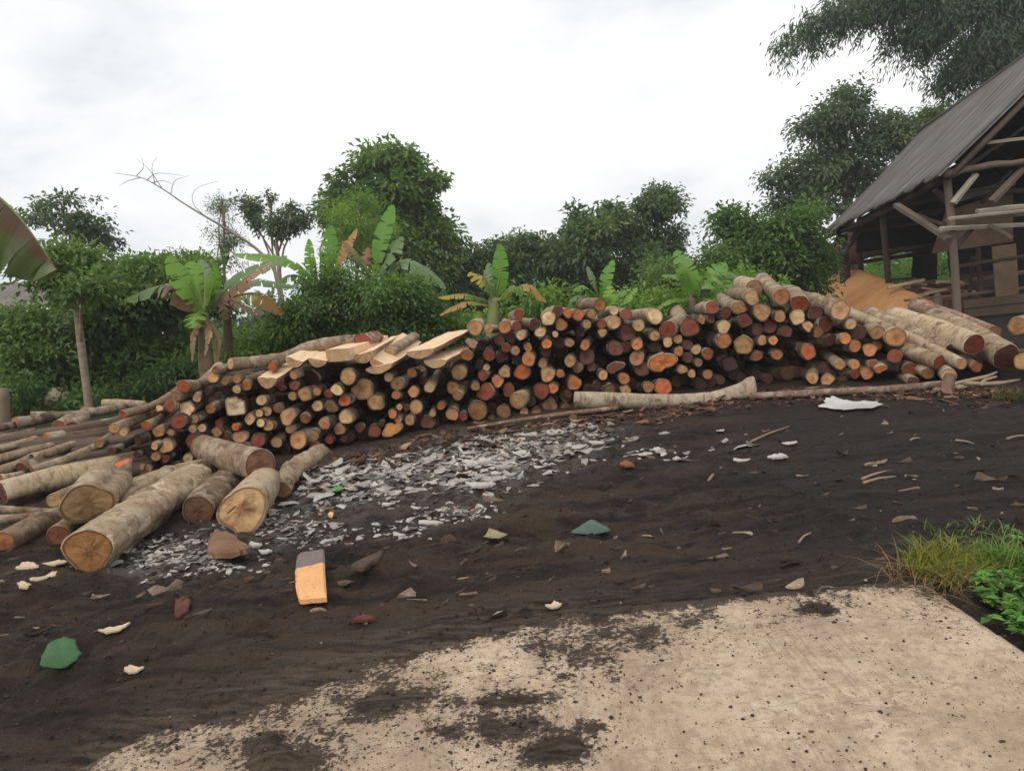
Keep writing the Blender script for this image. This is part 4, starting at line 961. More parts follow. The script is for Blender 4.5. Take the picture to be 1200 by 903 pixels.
slabpiece('bark_piece', [(1016, 574), (1032, 567), (1052, 570), (1060, 578), (1040, 583)], .03, mat_simple('pinkish bark', (.20, .10, .075), .8, .4, 30, .6), 'reddish splinter of bark on the dark mud, open yard', 'bark') if False else None
slabpiece('plastic_sheet', [(963, 481), (968, 474), (974, 469), (985, 471), (1000, 473), (1018, 473), (1032, 476), (1024, 480), (1004, 481), (985, 482)], .003, mat_simple('white sheet', (.60, .58, .545), .5, .22, 9, .9), 'crumpled white sheet lying on the yard before the pole', 'sheet', lift=.008, bulge=.008, curl=.018, ragged=.10)
for poly, lab in [([(20, 673), (28, 667), (40, 666), (46, 670), (36, 674)], 'pale curved wood shaving, uppermost before the thick log'),
                  ([(34, 684), (50, 680), (62, 674), (70, 673), (64, 680), (48, 686)], 'long pale curved shaving below the thick log end'),
                  ([(22, 697), (30, 695), (38, 699), (34, 705), (25, 703)], 'small round pale shaving lowest before the logs'),
                  ([(52, 664), (70, 660), (80, 662), (66, 667)], 'brownish flat shaving tucked beside the thick log end'),
                  ([(147, 796), (156, 792), (170, 793), (166, 798), (152, 799)], 'pale wood scrap between the big leaf and concrete'),
                  ([(118, 747), (130, 743), (150, 741), (144, 746), (126, 749)], 'orange-brown shaving near the big green leaf'),
                  ([(640, 715), (650, 711), (658, 714), (652, 718), (643, 718)], 'white paper-like scrap by the concrete edge')]:
    slabpiece('wood_shaving', poly, .012, PALEW, lab, 'shaving', 'pale shavings on the mud', lift=.006, curl=.006, ragged=.10)
def chunk(px, py, w_, h_, mat, label, name='stone', cat='stone', group=None, flat=.7, seed=None):
    c = onground(px, py + h_ * .45)
    r = w_ / 2 / FPX * c.y; hh = h_ / 2 / FPX * c.y * 1.15
    v, f = ico(); v2 = []; 
    # one subdivision
    vv = [tuple(a) for a in v]; cache = {}; ff = []
    def midp(a, b):
        k = (min(a, b), max(a, b))
        if k not in cache:
            m_ = (np.array(vv[a]) + np.array(vv[b])); m_ /= np.linalg.norm(m_); vv.append(tuple(m_)); cache[k] = len(vv) - 1
        return cache[k]
    for a, b, d in f:
        x, y, z = midp(a, b), midp(b, d), midp(d, a); ff += [(a, x, z), (b, y, x), (d, z, y), (x, y, z)]
    gg = np.random.default_rng(seed if seed is not None else int(px * 7 + py))
    W = np.array(vv); dirs = gg.normal(size=(7, 3)); dirs /= np.linalg.norm(dirs, axis=1)[:, None]
    s = np.ones(len(W))
    for d in dirs: s = np.minimum(s, gg.uniform(.42, .85) / np.maximum(W @ d, 1e-3))
    W = W * np.minimum(s, 1.05)[:, None] * np.array([r * 1.15, max(r * .8, hh * .8), hh * .8])
    W += np.array(c) + np.array([0, 0, hh * .3])
    mb = MB(); mb.add(W, np.array(ff)); return tag(mb.build(name, mat, None, False), label, cat, group)
DARK = mat_simple('dark clod', (.035, .026, .02), .95, .4, 30, .8)
chunk(528, 627, 22, 24, mat_simple('old brick', (.085, .048, .038), .9, .35, 30, .6), 'dark brown block half sunk between chips and mud', 'block', 'block')
chunk(951, 853, 21, 8, DARK, 'dark clod of earth lying on the concrete', 'earth_clod', 'clod')
chunk(594, 758, 18, 8, WHITE, 'pale stone at the edge of the concrete')
WG = 'pale chunks lying on the yard'
for a in [(552, 546, 22, 14, 'angular grey-white chunk standing highest among the chips'), (569, 544, 18, 14, 'grey-white chunk beside the angular one'), (590, 549, 22, 12, 'wide grey chunk at the chip heap centre'),
          (534, 561, 18, 14, 'grey chunk on the near side of the chip heap'), (603, 568, 26, 15, 'large whitish chunk at the chip heap edge'), (566, 580, 36, 12, 'broad flat white chunk at the bottom of the chip heap'),
          (580, 553, 14, 9, 'small pale chunk between the wide chunks'), (614, 530, 24, 9, 'flat pale chunk in the upper chip heap'), (652, 508, 24, 10, 'pale chunk near the brown pole'),
          (620, 508, 20, 9, 'pale chunk at the left under the brown pole'), (700, 517, 18, 7, 'white chunk at the end of the chip heap'), (684, 508, 26, 7, 'long flat pale chunk near the loose log'),
          (772, 531, 19, 16, 'tall white chunk alone on the dark mud'), (756, 537, 20, 9, 'greyish chunk touching the tall white chunk'), (795, 541, 15, 11, 'small three-cornered white chunk in mid yard'),
          (868, 540, 26, 9, 'flat pinkish-white chunk left of the ragged one'), (912, 538, 28, 13, 'ragged white chunk in the middle of the yard'), (926, 522, 20, 7, 'small white chunk behind the ragged one'),
          (844, 505, 13, 7, 'small pale chunk before the loose log'), (780, 505, 16, 8, 'grey pebble-like chunk before the loose log'), (756, 524, 24, 6, 'narrow pale chunk behind the tall white chunk'),
          (298, 632, 14, 12, 'pale greenish chunk beside the thick bark piece'), (312, 643, 14, 9, 'small pale chunk right of the greenish one'), (455, 597, 14, 8, 'pale chunk among scattered chips in mid slope'),
          (505, 618, 30, 8, 'flat pale chunk beside the dark brown block'), (1023, 546, 12, 6, 'small white chunk near two splinters')]:
    a = (a[0], a[1], a[2] * (.78 if a[0] > 700 else 1), a[3] * (.8 if a[0] > 700 else 1), a[4])
    gq = np.random.default_rng(int(a[0] * 3 + a[1])); an = np.sort(gq.uniform(0, 6.28, 6)) if a[2] < 14 else np.arange(7) * .9 + gq.uniform(0, .6, 7)
    pl = [(a[0] + math.cos(t_) * a[2] * .55 * gq.uniform(.7, 1.15), a[1] + math.sin(t_) * a[3] * .24 * gq.uniform(.6, 1.2)) for t_ in an]
    slabpiece('stone', pl, a[3] / FPX * 6 * .26, WHITE if 'white' in a[4] or 'pale' in a[4] else GREY, a[4], 'stone', WG, lift=.004, bulge=a[3] / FPX * 6 * .05, curl=.006, ragged=.09)
# splinters on the open yard
for (x0, y0, x1, y1, w_, lab) in [(1010, 563, 1046, 552, 4, 'long pale splinter, upper of the pair on the dark mud'), (1012, 570, 1050, 559, 4, 'long pale splinter, lower of the pair on the dark mud'), (1067, 521, 1078, 518, 3, 'short pale stick on the dark mud before the branches'),
                                  (1120, 521, 1142, 521, 3, 'thin level stick before the branches'), (936, 641, 951, 634, 3, 'short reddish stick near the concrete corner'), (915, 666, 941, 661, 4, 'dark stick near the concrete corner'), (830, 560, 846, 549, 4, 'short grey stick in mid yard'), (1014, 549, 1030, 545, 4, 'pale broken stick beside the small white chunk'), (1180, 517, 1205, 512, 3, 'thin pale stick by the frame edge'), (880, 520, 925, 500, 3, 'thin bent grey stick in the far yard')]:
    a, b = onground(x0, y0, .012), onground(x1, y1, .012); r_ = w_ / 2 / FPX * a.y
    mb = MB(); mb.tube(crom([a, (a + b) / 2 + Vector((0, .01, .006)), b], 7), [r_, r_ * .9, r_ * .5], 6)
    tag(mb.build('stick', mat_simple('stick wood', (.30, .21, .15), .85, .3, 30, .5) if 'dark' not in lab.split()[0] else DARK, None, True), lab, 'stick', 'sticks on the yard')
# branches and broken stump by the shed end
BRW = mat_simple('dry branch', (.34, .25, .18), .85, .35, 30, .6)
for pts_, r_, lab in [([(1108, 452), (1130, 447), (1156, 441), (1168, 436)], 5, 'curved dry branch, topmost of the heap'), ([(1120, 455), (1145, 453), (1172, 457)], 6, 'thick grey branch lying level in the heap'),
                      ([(1112, 462), (1125, 460), (1138, 466)], 4, 'short split branch before the heap'), ([(1150, 452), (1153, 446), (1168, 441)], 4, 'small forked branch in the heap'), ([(1130, 449), (1165, 450), (1195, 446)], 5, 'long dry branch reaching into the mossy tuft'), ([(1095, 462), (1104, 458), (1112, 449)], 5, 'leaning branch against the broken stump')]:
    C = [at(a, b, 7.95 + .06 * i_) for i_, (a, b) in enumerate(pts_)]
    C = [Vector((c.x, c.y, max(c.z, gz(c.x, c.y) + .02))) for c in C]
    mb = MB(); mb.tube(crom(C, 12), [r_ / 2 / FPX * 8, r_ / 2 / FPX * 8, r_ / 3.5 / FPX * 8], 7)
    tag(mb.build('branch', BRW, None, True), lab, 'branch', 'dry branches heaped by the shed end')
def stumpy():
    b = onground(1108, 462); t = at(1114, 440, b.y + .08)
    mb = MB(); V, F = tube(crom([b - Vector((0, 0, .03)), (b + t) / 2, t], 9), [.085, .065, .055, .06], 12, True, .12, 4); mb.add(V, F)
    tag(mb.build('broken_stump', mat_simple('stump wood', (.22, .14, .10), .9, .45, 26, .9, (2, 2, .5)), None, True), 'splintered brown stump at the end of the long pole', 'stump')
stumpy()

# ------------------------------------------------------------------ grass, weeds
def blades(P, L, W, lean, g, spread=.6):
    n_ = len(P); az = g.uniform(0, 6.28, n_); L = L * g.uniform(.5, 1.15, n_); ln = lean * g.uniform(.4, 1.4, n_)
    d = np.stack([np.cos(az), np.sin(az), np.zeros(n_)], -1); s = np.stack([-np.sin(az), np.cos(az), np.zeros(n_)], -1)
    V = []
    for t_, wd in ((0, 1), (.35, .85), (.7, .55), (1, .08)):
        c = P + d * (L * ln * t_ ** 1.7)[:, None] + np.array([0, 0, 1.0]) * (L * (t_ - .42 * np.minimum(ln, 1.6) * t_ ** 2.3))[:, None]
        V += [c - s * W * wd / 2, c + s * W * wd / 2]
    V = np.stack(V, 1).reshape(-1, 3); o = (np.arange(n_) * 8)[:, None]
    F = np.concatenate([o + np.array([[0, 1, 3, 2]]), o + np.array([[2, 3, 5, 4]]), o + np.array([[4, 5, 7, 6]])])
    return V, F, np.repeat(g.random(n_), 8)
GOLD = leaf_mat('golden grass', (.21, .25, .04), .4, .6); GRN = leaf_mat('green grass', (.12, .22, .04), .4, .5); DRY = leaf_mat('dry grass', (.26, .19, .10), .25, .7)
g = np.random.default_rng(31)
def tuft(name, px, py, rx, n_, L, W, lean, mat, label):
    c = onground(px, py); a = g.uniform(0, 6.28, n_); r = rx * np.sqrt(g.random(n_))
    P = np.stack([c.x + r * np.cos(a), c.y + r * np.sin(a) * .8, np.zeros(n_)], -1); P[:, 2] = ground_z(P[:, 0], P[:, 1]) - .01
    V, F, T = blades(P, L, W, lean, g); mb = MB(); mb.add(V, F)
    return tag(mb.build(name, mat, None, False, attrs={'tint': T}), label, 'grass')
tuft('grass_tuft', 1110, 668, .18, 800, .15, .006, .9, GOLD, 'golden-green tuft of long grass behind the concrete corner')
tuft('grass_tuft', 1093, 676, .22, 170, .20, .004, 1.6, DRY, 'dry straw-coloured grass fringe around the golden tuft')
tuft('grass_tuft', 1188, 463, .22, 420, .14, .008, 1.0, leaf_mat('mossy grass', (.09, .095, .03), .2, .7), 'dull mossy grass tuft beside the dry branches')
tuft('grass_tuft', 1180, 664, .14, 300, .2, .007, .8, GRN, 'green grass tuft at the frame edge behind the weeds')
n_ = 4200
xx = g.uniform(2.15, 4.2, n_); yy = g.uniform(2.3, 4.75, n_)
xx = xx[(yy < 4.7 - .1 * (xx - 2.2))]; yy = yy[:len(xx)] if False else yy[(yy < 4.7 - .1 * (g.uniform(2.15, 4.2, n_) * 0 + 0))][:len(xx)]
mlen = min(len(xx), len(yy)); xx, yy = xx[:mlen], yy[:mlen]
side = (xx - CORN.x) * -EV.x + (yy - CORN.y) * -EV.y
keep = (side > .16) & (yy < 4.02 + .1 * np.sin(xx * 5)) & (fbm(xx * 2.2, yy * 2.2, 3, 17) + .25 * (side - .3) > -.12)
xx, yy = xx[keep], yy[keep]
P = np.stack([xx, yy, ground_z(xx, yy) - .008], -1)
V, F, T = blades(P, .085, .007, .9, g)
tag(link('grass', mesh_np('grass', V, F, [GRN], attrs={'tint': T})), 'short green grass beside the concrete', kind='stuff')
k_ = g.choice(len(P), 700); P2 = P[k_] + g.normal(0, .04, (700, 3)) * [1, 1, 0]
V, F, T = blades(P2, .10, .006, 1.8, g)
tag(link('dry_grass', mesh_np('dry_grass', V, F, [DRY], attrs={'tint': T})), 'dry brown grass blades lying among the green', kind='stuff')

def leaf_quads(P, axis, nrm, L, W, g, fold=.25):
    """folded diamond leaves: 6 points, 4 faces"""
    n_ = len(P)
    axis = axis / (np.linalg.norm(axis, axis=1)[:, None] + 1e-9)
    s = np.cross(axis, nrm); s /= np.linalg.norm(s, axis=1)[:, None] + 1e-9
    up = np.cross(s, axis)
    L = np.broadcast_to(np.asarray(L, float), (n_,)); W = np.broadcast_to(np.asarray(W, float), (n_,))
    b = P; m1 = P + axis * (L * .5)[:, None] - up * (L * .04)[:, None]; tip = P + axis * L[:, None] - up * (L * .16)[:, None]
    l1 = P + axis * (L * .42)[:, None] + s * (W * .5)[:, None] + up * (W * fold)[:, None]
    r1 = P + axis * (L * .42)[:, None] - s * (W * .5)[:, None] + up * (W * fold)[:, None]
    V = np.stack([b, l1, tip, r1, m1], 1).reshape(-1, 3); o = (np.arange(n_) * 5)[:, None]
    F = np.concatenate([o + np.array([[0, 4, 1]]), o + np.array([[1, 4, 2]]), o + np.array([[0, 3, 4]]), o + np.array([[3, 2, 4]])])
    return V, F
WEED = leaf_mat('weed leaf', (.12, .28, .06), .4, .5)
def weed(px, py, h, r, n_, lf, label):
    c = onground(px, py); root = thing('weed', c, label, 'weed', 'broad-leaved weeds beside the concrete')
    mbs = MB(); Pp = []; ax = []
    for k in range(max(4, n_ // 9)):
        a = g.uniform(0, 6.28); e = c + Vector((math.cos(a) * r * g.uniform(.3, 1), math.sin(a) * r * g.uniform(.3, 1), h * g.uniform(.5, 1)))
        C = crom([c, c.lerp(e, .5) + Vector((0, 0, h * .15)), e], 6); mbs.tube(C, [.003, .002], 5)
        for q in range(9):
            t_ = g.uniform(.45, 1); Pp.append(C[int(t_ * 5)]); b_ = g.uniform(0, 6.28); ax.append((math.cos(b_), math.sin(b_), g.uniform(-.15, .3)))
    mbs.build('stem', WEED, root)
    Pp, ax = np.array(Pp), np.array(ax); nr = np.array([0, 0, 1.0]) + g.normal(0, .3, (len(Pp), 3))
    V, F = leaf_quads(Pp, ax, nr, lf * g.uniform(.6, 1.2, len(Pp)), lf * .75 * g.uniform(.7, 1.1, len(Pp)), g, .12)
    mb = MB(); mb.add(V, F); o_ = mb.build('leaves', WEED, root, attrs={'tint': np.repeat(g.random(len(Pp)), 5)})
for a in [(1142, 690, .12, .10, 36, .05, 'pale green lobed weed nearest the concrete corner'), (1168, 704, .13, .13, 60, .05, 'green weed leaning over the concrete edge'), (1186, 728, .12, .12, 60, .055, 'bright green weed lowest along the slab side'), (1196, 692, .14, .14, 60, .05, 'leafy weed at the frame edge beside the grass tuft'), (1215, 745, .12, .14, 50, .055, 'weed at the frame edge right of the slab'), (1176, 686, .10, .15, 80, .045, 'low spreading weed right behind the pale lobed weed'), (1192, 660, .11, .16, 80, .04, 'small-leaved weed patch next to the green grass tuft'), (1206, 712, .13, .16, 90, .05, 'dense weed clump at the frame edge above the lowest weed'), (1158, 676, .07, .12, 50, .04, 'tiny weed between golden tuft and pale lobed weed'), (1205, 640, .10, .18, 70, .04, 'weed patch at the frame edge farthest from the slab')]: weed(*a)

# ------------------------------------------------------------------ foliage
LM = {'dark': leaf_mat('dark tree leaf', (.110, .175, .078), .4), 'deep': leaf_mat('deep shrub leaf', (.098, .185, .050), .4, .45), 'mid': leaf_mat('mid tree leaf', (.140, .235, .066), .4), 'fresh': leaf_mat('fresh leaf', (.175, .300, .065), .45),
      'grey': leaf_mat('grey green leaf', (.130, .180, .118), .4), 'pale': leaf_mat('pale feathery leaf', (.14, .20, .11), .4), 'bam': leaf_mat('bamboo leaf', (.092, .145, .090), .38), 'lime': leaf_mat('yellow green leaf', (.14, .19, .03), .35)}
TRUNK = mat_simple('tree bark', (.20, .155, .115), .9, .35, 12, .7, (3, 3, .6)); PALET = mat_simple('pale trunk', (.36, .28, .20), .85, .25, 12, .5, (1, 1, 6)); DEAD = mat_simple('bare branch wood', (.30, .26, .23), .85, .2, 20, .4)

def crown_arrays(blobs, nclump, nleaf, lsize, g, aspect=.45, clump=.28, droop=.35, shell=.5, flat=0.0, lobes=9):
    """blobs: (centre, (rx, ry, rz)); leaves gathered in twig-end clumps spread through the volume"""
    sub = []; subt = []
    for c_, r_ in blobs:                                   # boughs: every mass breaks up into lobes of their own size and tone
        r_ = np.array(r_); c_ = np.array(tuple(c_)); k = max(5, int(lobes * g.uniform(.8, 1.3)))
        for q in range(k):
            d_ = g.normal(size=3); d_ /= np.linalg.norm(d_); d_[1] -= .15
            sub.append((c_ + d_ * r_ * g.uniform(.45, 1.0), r_ * g.uniform(.24, .50) * np.array([1.15, 1.15, .8]))); subt.append(g.normal(0, .13))
    blobs = sub; subt = np.array(subt)
    wt = np.array([b[1][0] * b[1][2] for b in blobs]); wt = wt / wt.sum()
    ki = g.choice(len(blobs), nclump, p=wt)
    cen = np.array([tuple(b[0]) for b in blobs])[ki]; rad = np.array([b[1] for b in blobs])[ki]
    d = g.normal(size=(nclump, 3)); d /= np.linalg.norm(d, axis=1)[:, None]
    rr = shell + (1 - shell) * g.random(nclump) ** .7
    rr = np.where(g.random(nclump) < .14, rr * g.uniform(1.05, 1.35, nclump), rr)
    cp = cen + d * rad * rr[:, None]
    csz = clump * g.uniform(.5, 1.5, nclump)
    P = np.repeat(cp, nleaf, 0); D = np.repeat(d, nleaf, 0); S = np.repeat(csz, nleaf); n_ = len(P)
    off = g.normal(size=(n_, 3)); off /= np.linalg.norm(off, axis=1)[:, None]
    off *= (S * g.random(n_) ** .5)[:, None]; off[:, 2] *= (1 - .45 * flat) * .8
    P = P + off
    ax = off / (S[:, None] + 1e-6) + .6 * D + g.normal(0, .45, (n_, 3)); ax[:, 2] -= droop
    nr = np.array([0, 0, 1.0]) + .35 * D + g.normal(0, .45, (n_, 3))
    L = lsize * g.uniform(.6, 1.25, n_)
    V, F = leaf_quads(P, ax, nr, L, L * aspect, g)
    ct = np.repeat(np.clip(g.normal(.45, .13, nclump) + subt[ki] + .16 * d[:, 2] * 0, 0, 1), nleaf)
    T = np.clip(ct + g.normal(0, .14, n_), 0, .97)
    return V, F, np.repeat(T, 5), cp

def blob(px, py, rx, ry, Y, depth=1.0, dY=0):
    c = at(px, py, Y + dY); k = Y / FPX
    return (c, (rx * k, max(rx, ry) * k * depth, ry * k))
def tree(name, label, cat, Y, bl, mat, nclump, nleaf, lsize, trunk=None, tr=.1, group=None, seed=0, tmat=None, base=None, limbs=True, **kw):
    g = np.random.default_rng(seed + int(Y * 100))
    blobs = [blob(b[0], b[1], b[2], b[3], Y, dY=(b[4] if len(b) > 4 else g.uniform(-.4, .4))) for b in bl]
    if trunk: B0 = at(*trunk[0], Y); TP = [at(*p, Y) for p in trunk]
    else:
        x = np.mean([b[0].x for b in blobs]); zt = min(b[0].z for b in blobs); B0 = Vector((x, Y, 0)); TP = None
    gzv = float(base_z(B0.y)); foot = Vector((B0.x, B0.y, gzv - .05))
    root = thing(name, foot, label, cat, group)
    mb = MB()
    if TP is None: TP = [foot, Vector((B0.x, Y, max(zt, gzv + .3)))]
    elif B0.z > gzv: TP = [foot] + TP
    C = crom(TP, 12); V_, F_ = tube(C, [tr * 1.25, tr, tr * .7], 9, True, .05, seed); mb.add(V_, F_)
    top = Vector(C[-1])
    if limbs:
        for b in blobs:
            e = Vector(b[0]); s0 = Vector(C[g.integers(6, 12)])
            mb.tube(crom([s0, s0.lerp(e, .5) + Vector((g.normal() * .1, g.normal() * .1, .1)), e, e + Vector((0, 0, b[1][2] * .5))], 8), [tr * .5, tr * .3, tr * .1], 6)
            for q in range(5):
                d = Vector(g.normal(size=3)); d.normalize(); f_ = e + Vector((d.x * b[1][0], d.y * b[1][1], abs(d.z) * b[1][2])) * .85
                mb.tube(crom([e - (e - s0) * .3, e.lerp(f_, .5), f_], 5), [tr * .2, tr * .06], 5)
    mb.build('trunk', tmat or TRUNK, root, True)
    kw.setdefault('aspect', .52)
    V, F, T, cp = crown_arrays(blobs, int(nclump * 1.25), int(nleaf * 1.9), lsize * .68, g, **kw)
    mb = MB(); mb.add(V, F); mb.build('crown', LM[mat], root, attrs={'tint': T})
    return root

# left-hand group
SG = 'shrubs behind the low pile end'
tree('shrub', 'dark leafy shrub at the frame edge above the weathered post', 'shrub', 12.5, [(15, 410, 45, 40), (45, 390, 35, 40), (10, 380, 40, 25), (50, 430, 40, 25)], 'mid', 260, 12, .16, tr=.04, group=SG, seed=1)
tree('shrub', 'dense dark shrub behind the slim papaya trunk', 'shrub', 13, [(120, 400, 45, 50), (150, 360, 45, 40), (95, 430, 40, 30), (160, 430, 45, 25), (120, 345, 30, 25)], 'deep', 380, 12, .26, tr=.05, group=SG, seed=2)
tree('shrub', 'tall dark shrub behind the bright banana plant', 'shrub', 13.6, [(195, 390, 50, 50), (190, 345, 45, 32), (225, 420, 30, 25), (180, 325, 30, 18), (215, 318, 30, 14)], 'mid', 400, 12, .17, tr=.05, group=SG, seed=3)
tree('tree', 'broad bushy tree with frond-like top left of the banana plants', 'tree', 16, [(140, 325, 40, 22), (175, 312, 40, 14), (225, 308, 28, 10), (115, 350, 40, 25), (245, 345, 22, 28)], 'mid', 330, 12, .2, tr=.08, seed=4, flat=.8, droop=.2)
tree('papaya_tree', 'papaya tree with a slim bare pale trunk', 'tree', 11.2, [(85, 318, 36, 20), (100, 335, 30, 14), (62, 325, 26, 16), (80, 300, 28, 10)], 'mid', 130, 14, .17, trunk=[(105, 482), (97, 420), (88, 345), (86, 318)], tr=.058, tmat=PALET, seed=5, limbs=True, shell=.2, aspect=.5)
tree('tree', 'sparse flat-topped tree above the papaya', 'tree', 17, [(85, 255, 42, 16), (60, 250, 25, 8), (110, 270, 25, 14), (78, 283, 40, 12), (45, 262, 14, 5), (120, 290, 22, 10), (70, 235, 16, 7)], 'grey', 130, 11, .17, trunk=[(88, 420), (86, 300), (84, 255)], tr=.05, seed=6, flat=.9, droop=.1, shell=.25)
tree('shrub', 'low green bush between banana stem and long limb', 'shrub', 12.2, [(300, 408, 38, 22), (330, 400, 30, 22), (275, 420, 30, 18), (350, 420, 35, 20)], 'fresh', 330, 12, .13, tr=.03, seed=7, group='bushes right behind the pile')
tree('shrub', 'thick dark green bush behind the sawn slabs', 'shrub', 11.8, [(430, 368, 70, 36), (375, 362, 42, 40), (485, 372, 45, 32), (400, 342, 40, 22), (445, 345, 45, 20), (350, 385, 30, 30), (520, 392, 30, 20)], 'deep', 1000, 12, .12, tr=.04, seed=8, group='bushes right behind the pile', shell=.6)
tree('tree', 'slender feathery pale tree crossed by the bare branch', 'tree', 18, [(262, 250, 14, 20), (258, 280, 20, 22), (268, 300, 18, 16), (262, 236, 8, 9)], 'pale', 110, 11, .12, trunk=[(266, 425), (263, 330), (262, 240)], tr=.04, seed=9, aspect=.28, clump=.22, shell=.1)
tree('tree', 'small tree of three dark leafy clumps on thin limbs', 'tree', 18, [(291, 246, 12, 15), (322, 258, 13, 20), (350, 262, 13, 10), (316, 236, 6, 6), (300, 266, 8, 8), (340, 244, 8, 6)], 'grey', 130, 13, .14, trunk=[(331, 400), (328, 330), (324, 285)], tr=.06, seed=10, clump=.2, tmat=PALET)
tree('tree', 'tallest round-topped tree in the middle', 'tree', 24, [(455, 215, 48, 34), (412, 238, 32, 34), (492, 222, 26, 22), (482, 265, 38, 42), (435, 275, 45, 40), (450, 190, 30, 14), (470, 186, 14, 9), (510, 212, 12, 8), (500, 300, 35, 30)], 'mid', 1000, 12, .31, trunk=[(455, 420), (452, 330), (455, 240)], tr=.2, seed=11, clump=.4)
tree('bamboo_clump', 'light green feathery clump before the tallest tree', 'tree', 19, [(420, 245, 24, 16), (408, 265, 28, 18), (440, 275, 28, 18), (425, 230, 12, 8), (415, 295, 35, 20)], 'fresh', 260, 13, .17, trunk=[(418, 400), (418, 320), (420, 245)], tr=.05, seed=12, aspect=.2, droop=.7)
BG = 'trees closing the yard behind the pile'
tree('tree', 'dark tree with level crown right of the tallest tree', 'tree', 25, [(530, 315, 38, 40), (560, 295, 26, 22), (540, 345, 45, 30), (500, 340, 40, 30)], 'dark', 480, 12, .26, tr=.15, seed=13, group=BG, clump=.4)
tree('tree', 'dark tree above the yellowing banana plant', 'tree', 26, [(600, 305, 32, 30), (620, 295, 24, 20), (590, 330, 45, 35), (640, 320, 28, 28)], 'dark', 460, 12, .26, tr=.15, seed=14, group=BG, clump=.4)
tree('tree', 'broad dark tree with a ragged pointed branch on its side', 'tree', 25, [(690, 290, 42, 34), (710, 262, 28, 18), (680, 262, 14, 8), (672, 250, 8, 5), (712, 244, 8, 7), (660, 320, 40, 35), (715, 320, 45, 35)], 'dark', 620, 12, .34, tr=.17, seed=15, group=BG, clump=.38)
tree('tree', 'dark tree with a squarish raised top left of the sky gap', 'tree', 27, [(770, 245, 24, 26), (752, 238, 10, 14), (745, 268, 26, 20), (770, 285, 32, 28), (775, 225, 18, 7), (760, 320, 45, 35)], 'dark', 560, 12, .25, tr=.17, seed=16, group=BG, clump=.36)
tree('tree', 'light green bushy tree behind the right-hand banana plant', 'tree', 17, [(800, 318, 45, 24), (840, 305, 28, 22), (775, 340, 40, 20), (815, 345, 50, 22)], 'mid', 420, 12, .15, tr=.06, seed=17, clump=.3)
tree('tree', 'leafy yellowish-green tree left of the shed', 'tree', 17.5, [(895, 285, 45, 32), (870, 262, 24, 16), (850, 255, 18, 10), (930, 275, 38, 28), (900, 320, 50, 30), (945, 310, 35, 35), (855, 285, 25, 22)], 'deep', 520, 12, .20, tr=.1, seed=18, clump=.34, shell=.3, lobes=14)
tree('tree', 'tall open-crowned tree between the sky and the shed roof', 'tree', 24, [(985, 130, 30, 22), (960, 155, 34, 24), (1010, 150, 34, 26), (1035, 165, 26, 28), (940, 195, 34, 22), (985, 190, 40, 28), (1020, 205, 36, 30), (915, 205, 20, 14), (965, 230, 48, 26), (925, 240, 30, 20), (985, 108, 14, 8), (1045, 140, 12, 12)], 'grey', 620, 12, .24, trunk=[(1000, 400), (995, 260), (985, 150)], tr=.16, seed=19, clump=.36, shell=.35, lobes=12)
tree('tree', 'yellow-green tree showing above the shed ridge', 'tree', 30, [(1085, 138, 22, 9), (1110, 150, 25, 20), (1060, 158, 25, 14)], 'lime', 220, 12, .25, tr=.12, seed=20, clump=.35)
tree('shrub', 'sunlit green bushes seen through the open shed', 'shrub', 31, [(1050, 322, 55, 22), (1000, 332, 40, 18), (1100, 318, 45, 22), (1150, 310, 50, 25), (1200, 300, 50, 25)], 'fresh', 520, 12, .25, tr=.05, seed=21, clump=.35)
tree('shrub', 'dark bush hugging the far shed corner', 'shrub', 26, [(955, 330, 30, 22), (935, 345, 35, 20), (975, 305, 22, 18)], 'dark', 260, 12, .22, tr=.05, seed=22)
def growth(name, label, bl, mat, nclump, ls, seed, Y):
    g = np.random.default_rng(seed)
    blobs = [blob(b[0], b[1], b[2], b[3], Y, .8, g.uniform(-.5, .5)) for b in bl]
    V, F, T, cp = crown_arrays(blobs, nclump, 12, ls, g, shell=.3, clump=.22)
    mb = MB(); mb.add(V, F); tag(mb.build(name, LM[mat], None, attrs={'tint': T}), label, kind='stuff')
growth('undergrowth', 'bright undergrowth directly behind the crest of the pile', [(545, 385, 40, 20), (600, 372, 45, 22), (650, 355, 35, 22), (740, 355, 45, 16), (780, 352, 40, 20), (840, 340, 35, 22), (690, 362, 40, 14), (880, 330, 35, 20)], 'fresh', 560, .12, 41, 12.6)
growth('undergrowth', 'dark weeds and ground cover behind the low pile end', [(30, 470, 50, 14), (100, 470, 50, 16), (170, 455, 45, 20), (220, 440, 40, 16), (20, 450, 40, 14)], 'deep', 460, .11, 42, 11.9)
growth('treeline', 'distant dark wood closing the view behind the trees', [(x, 385 - .0875 * (x - 300) - 8 + 6 * math.sin(x * .05), 50, 28) for x in range(-250, 1500, 60)], 'dark', 1500, .5, 43, 42)

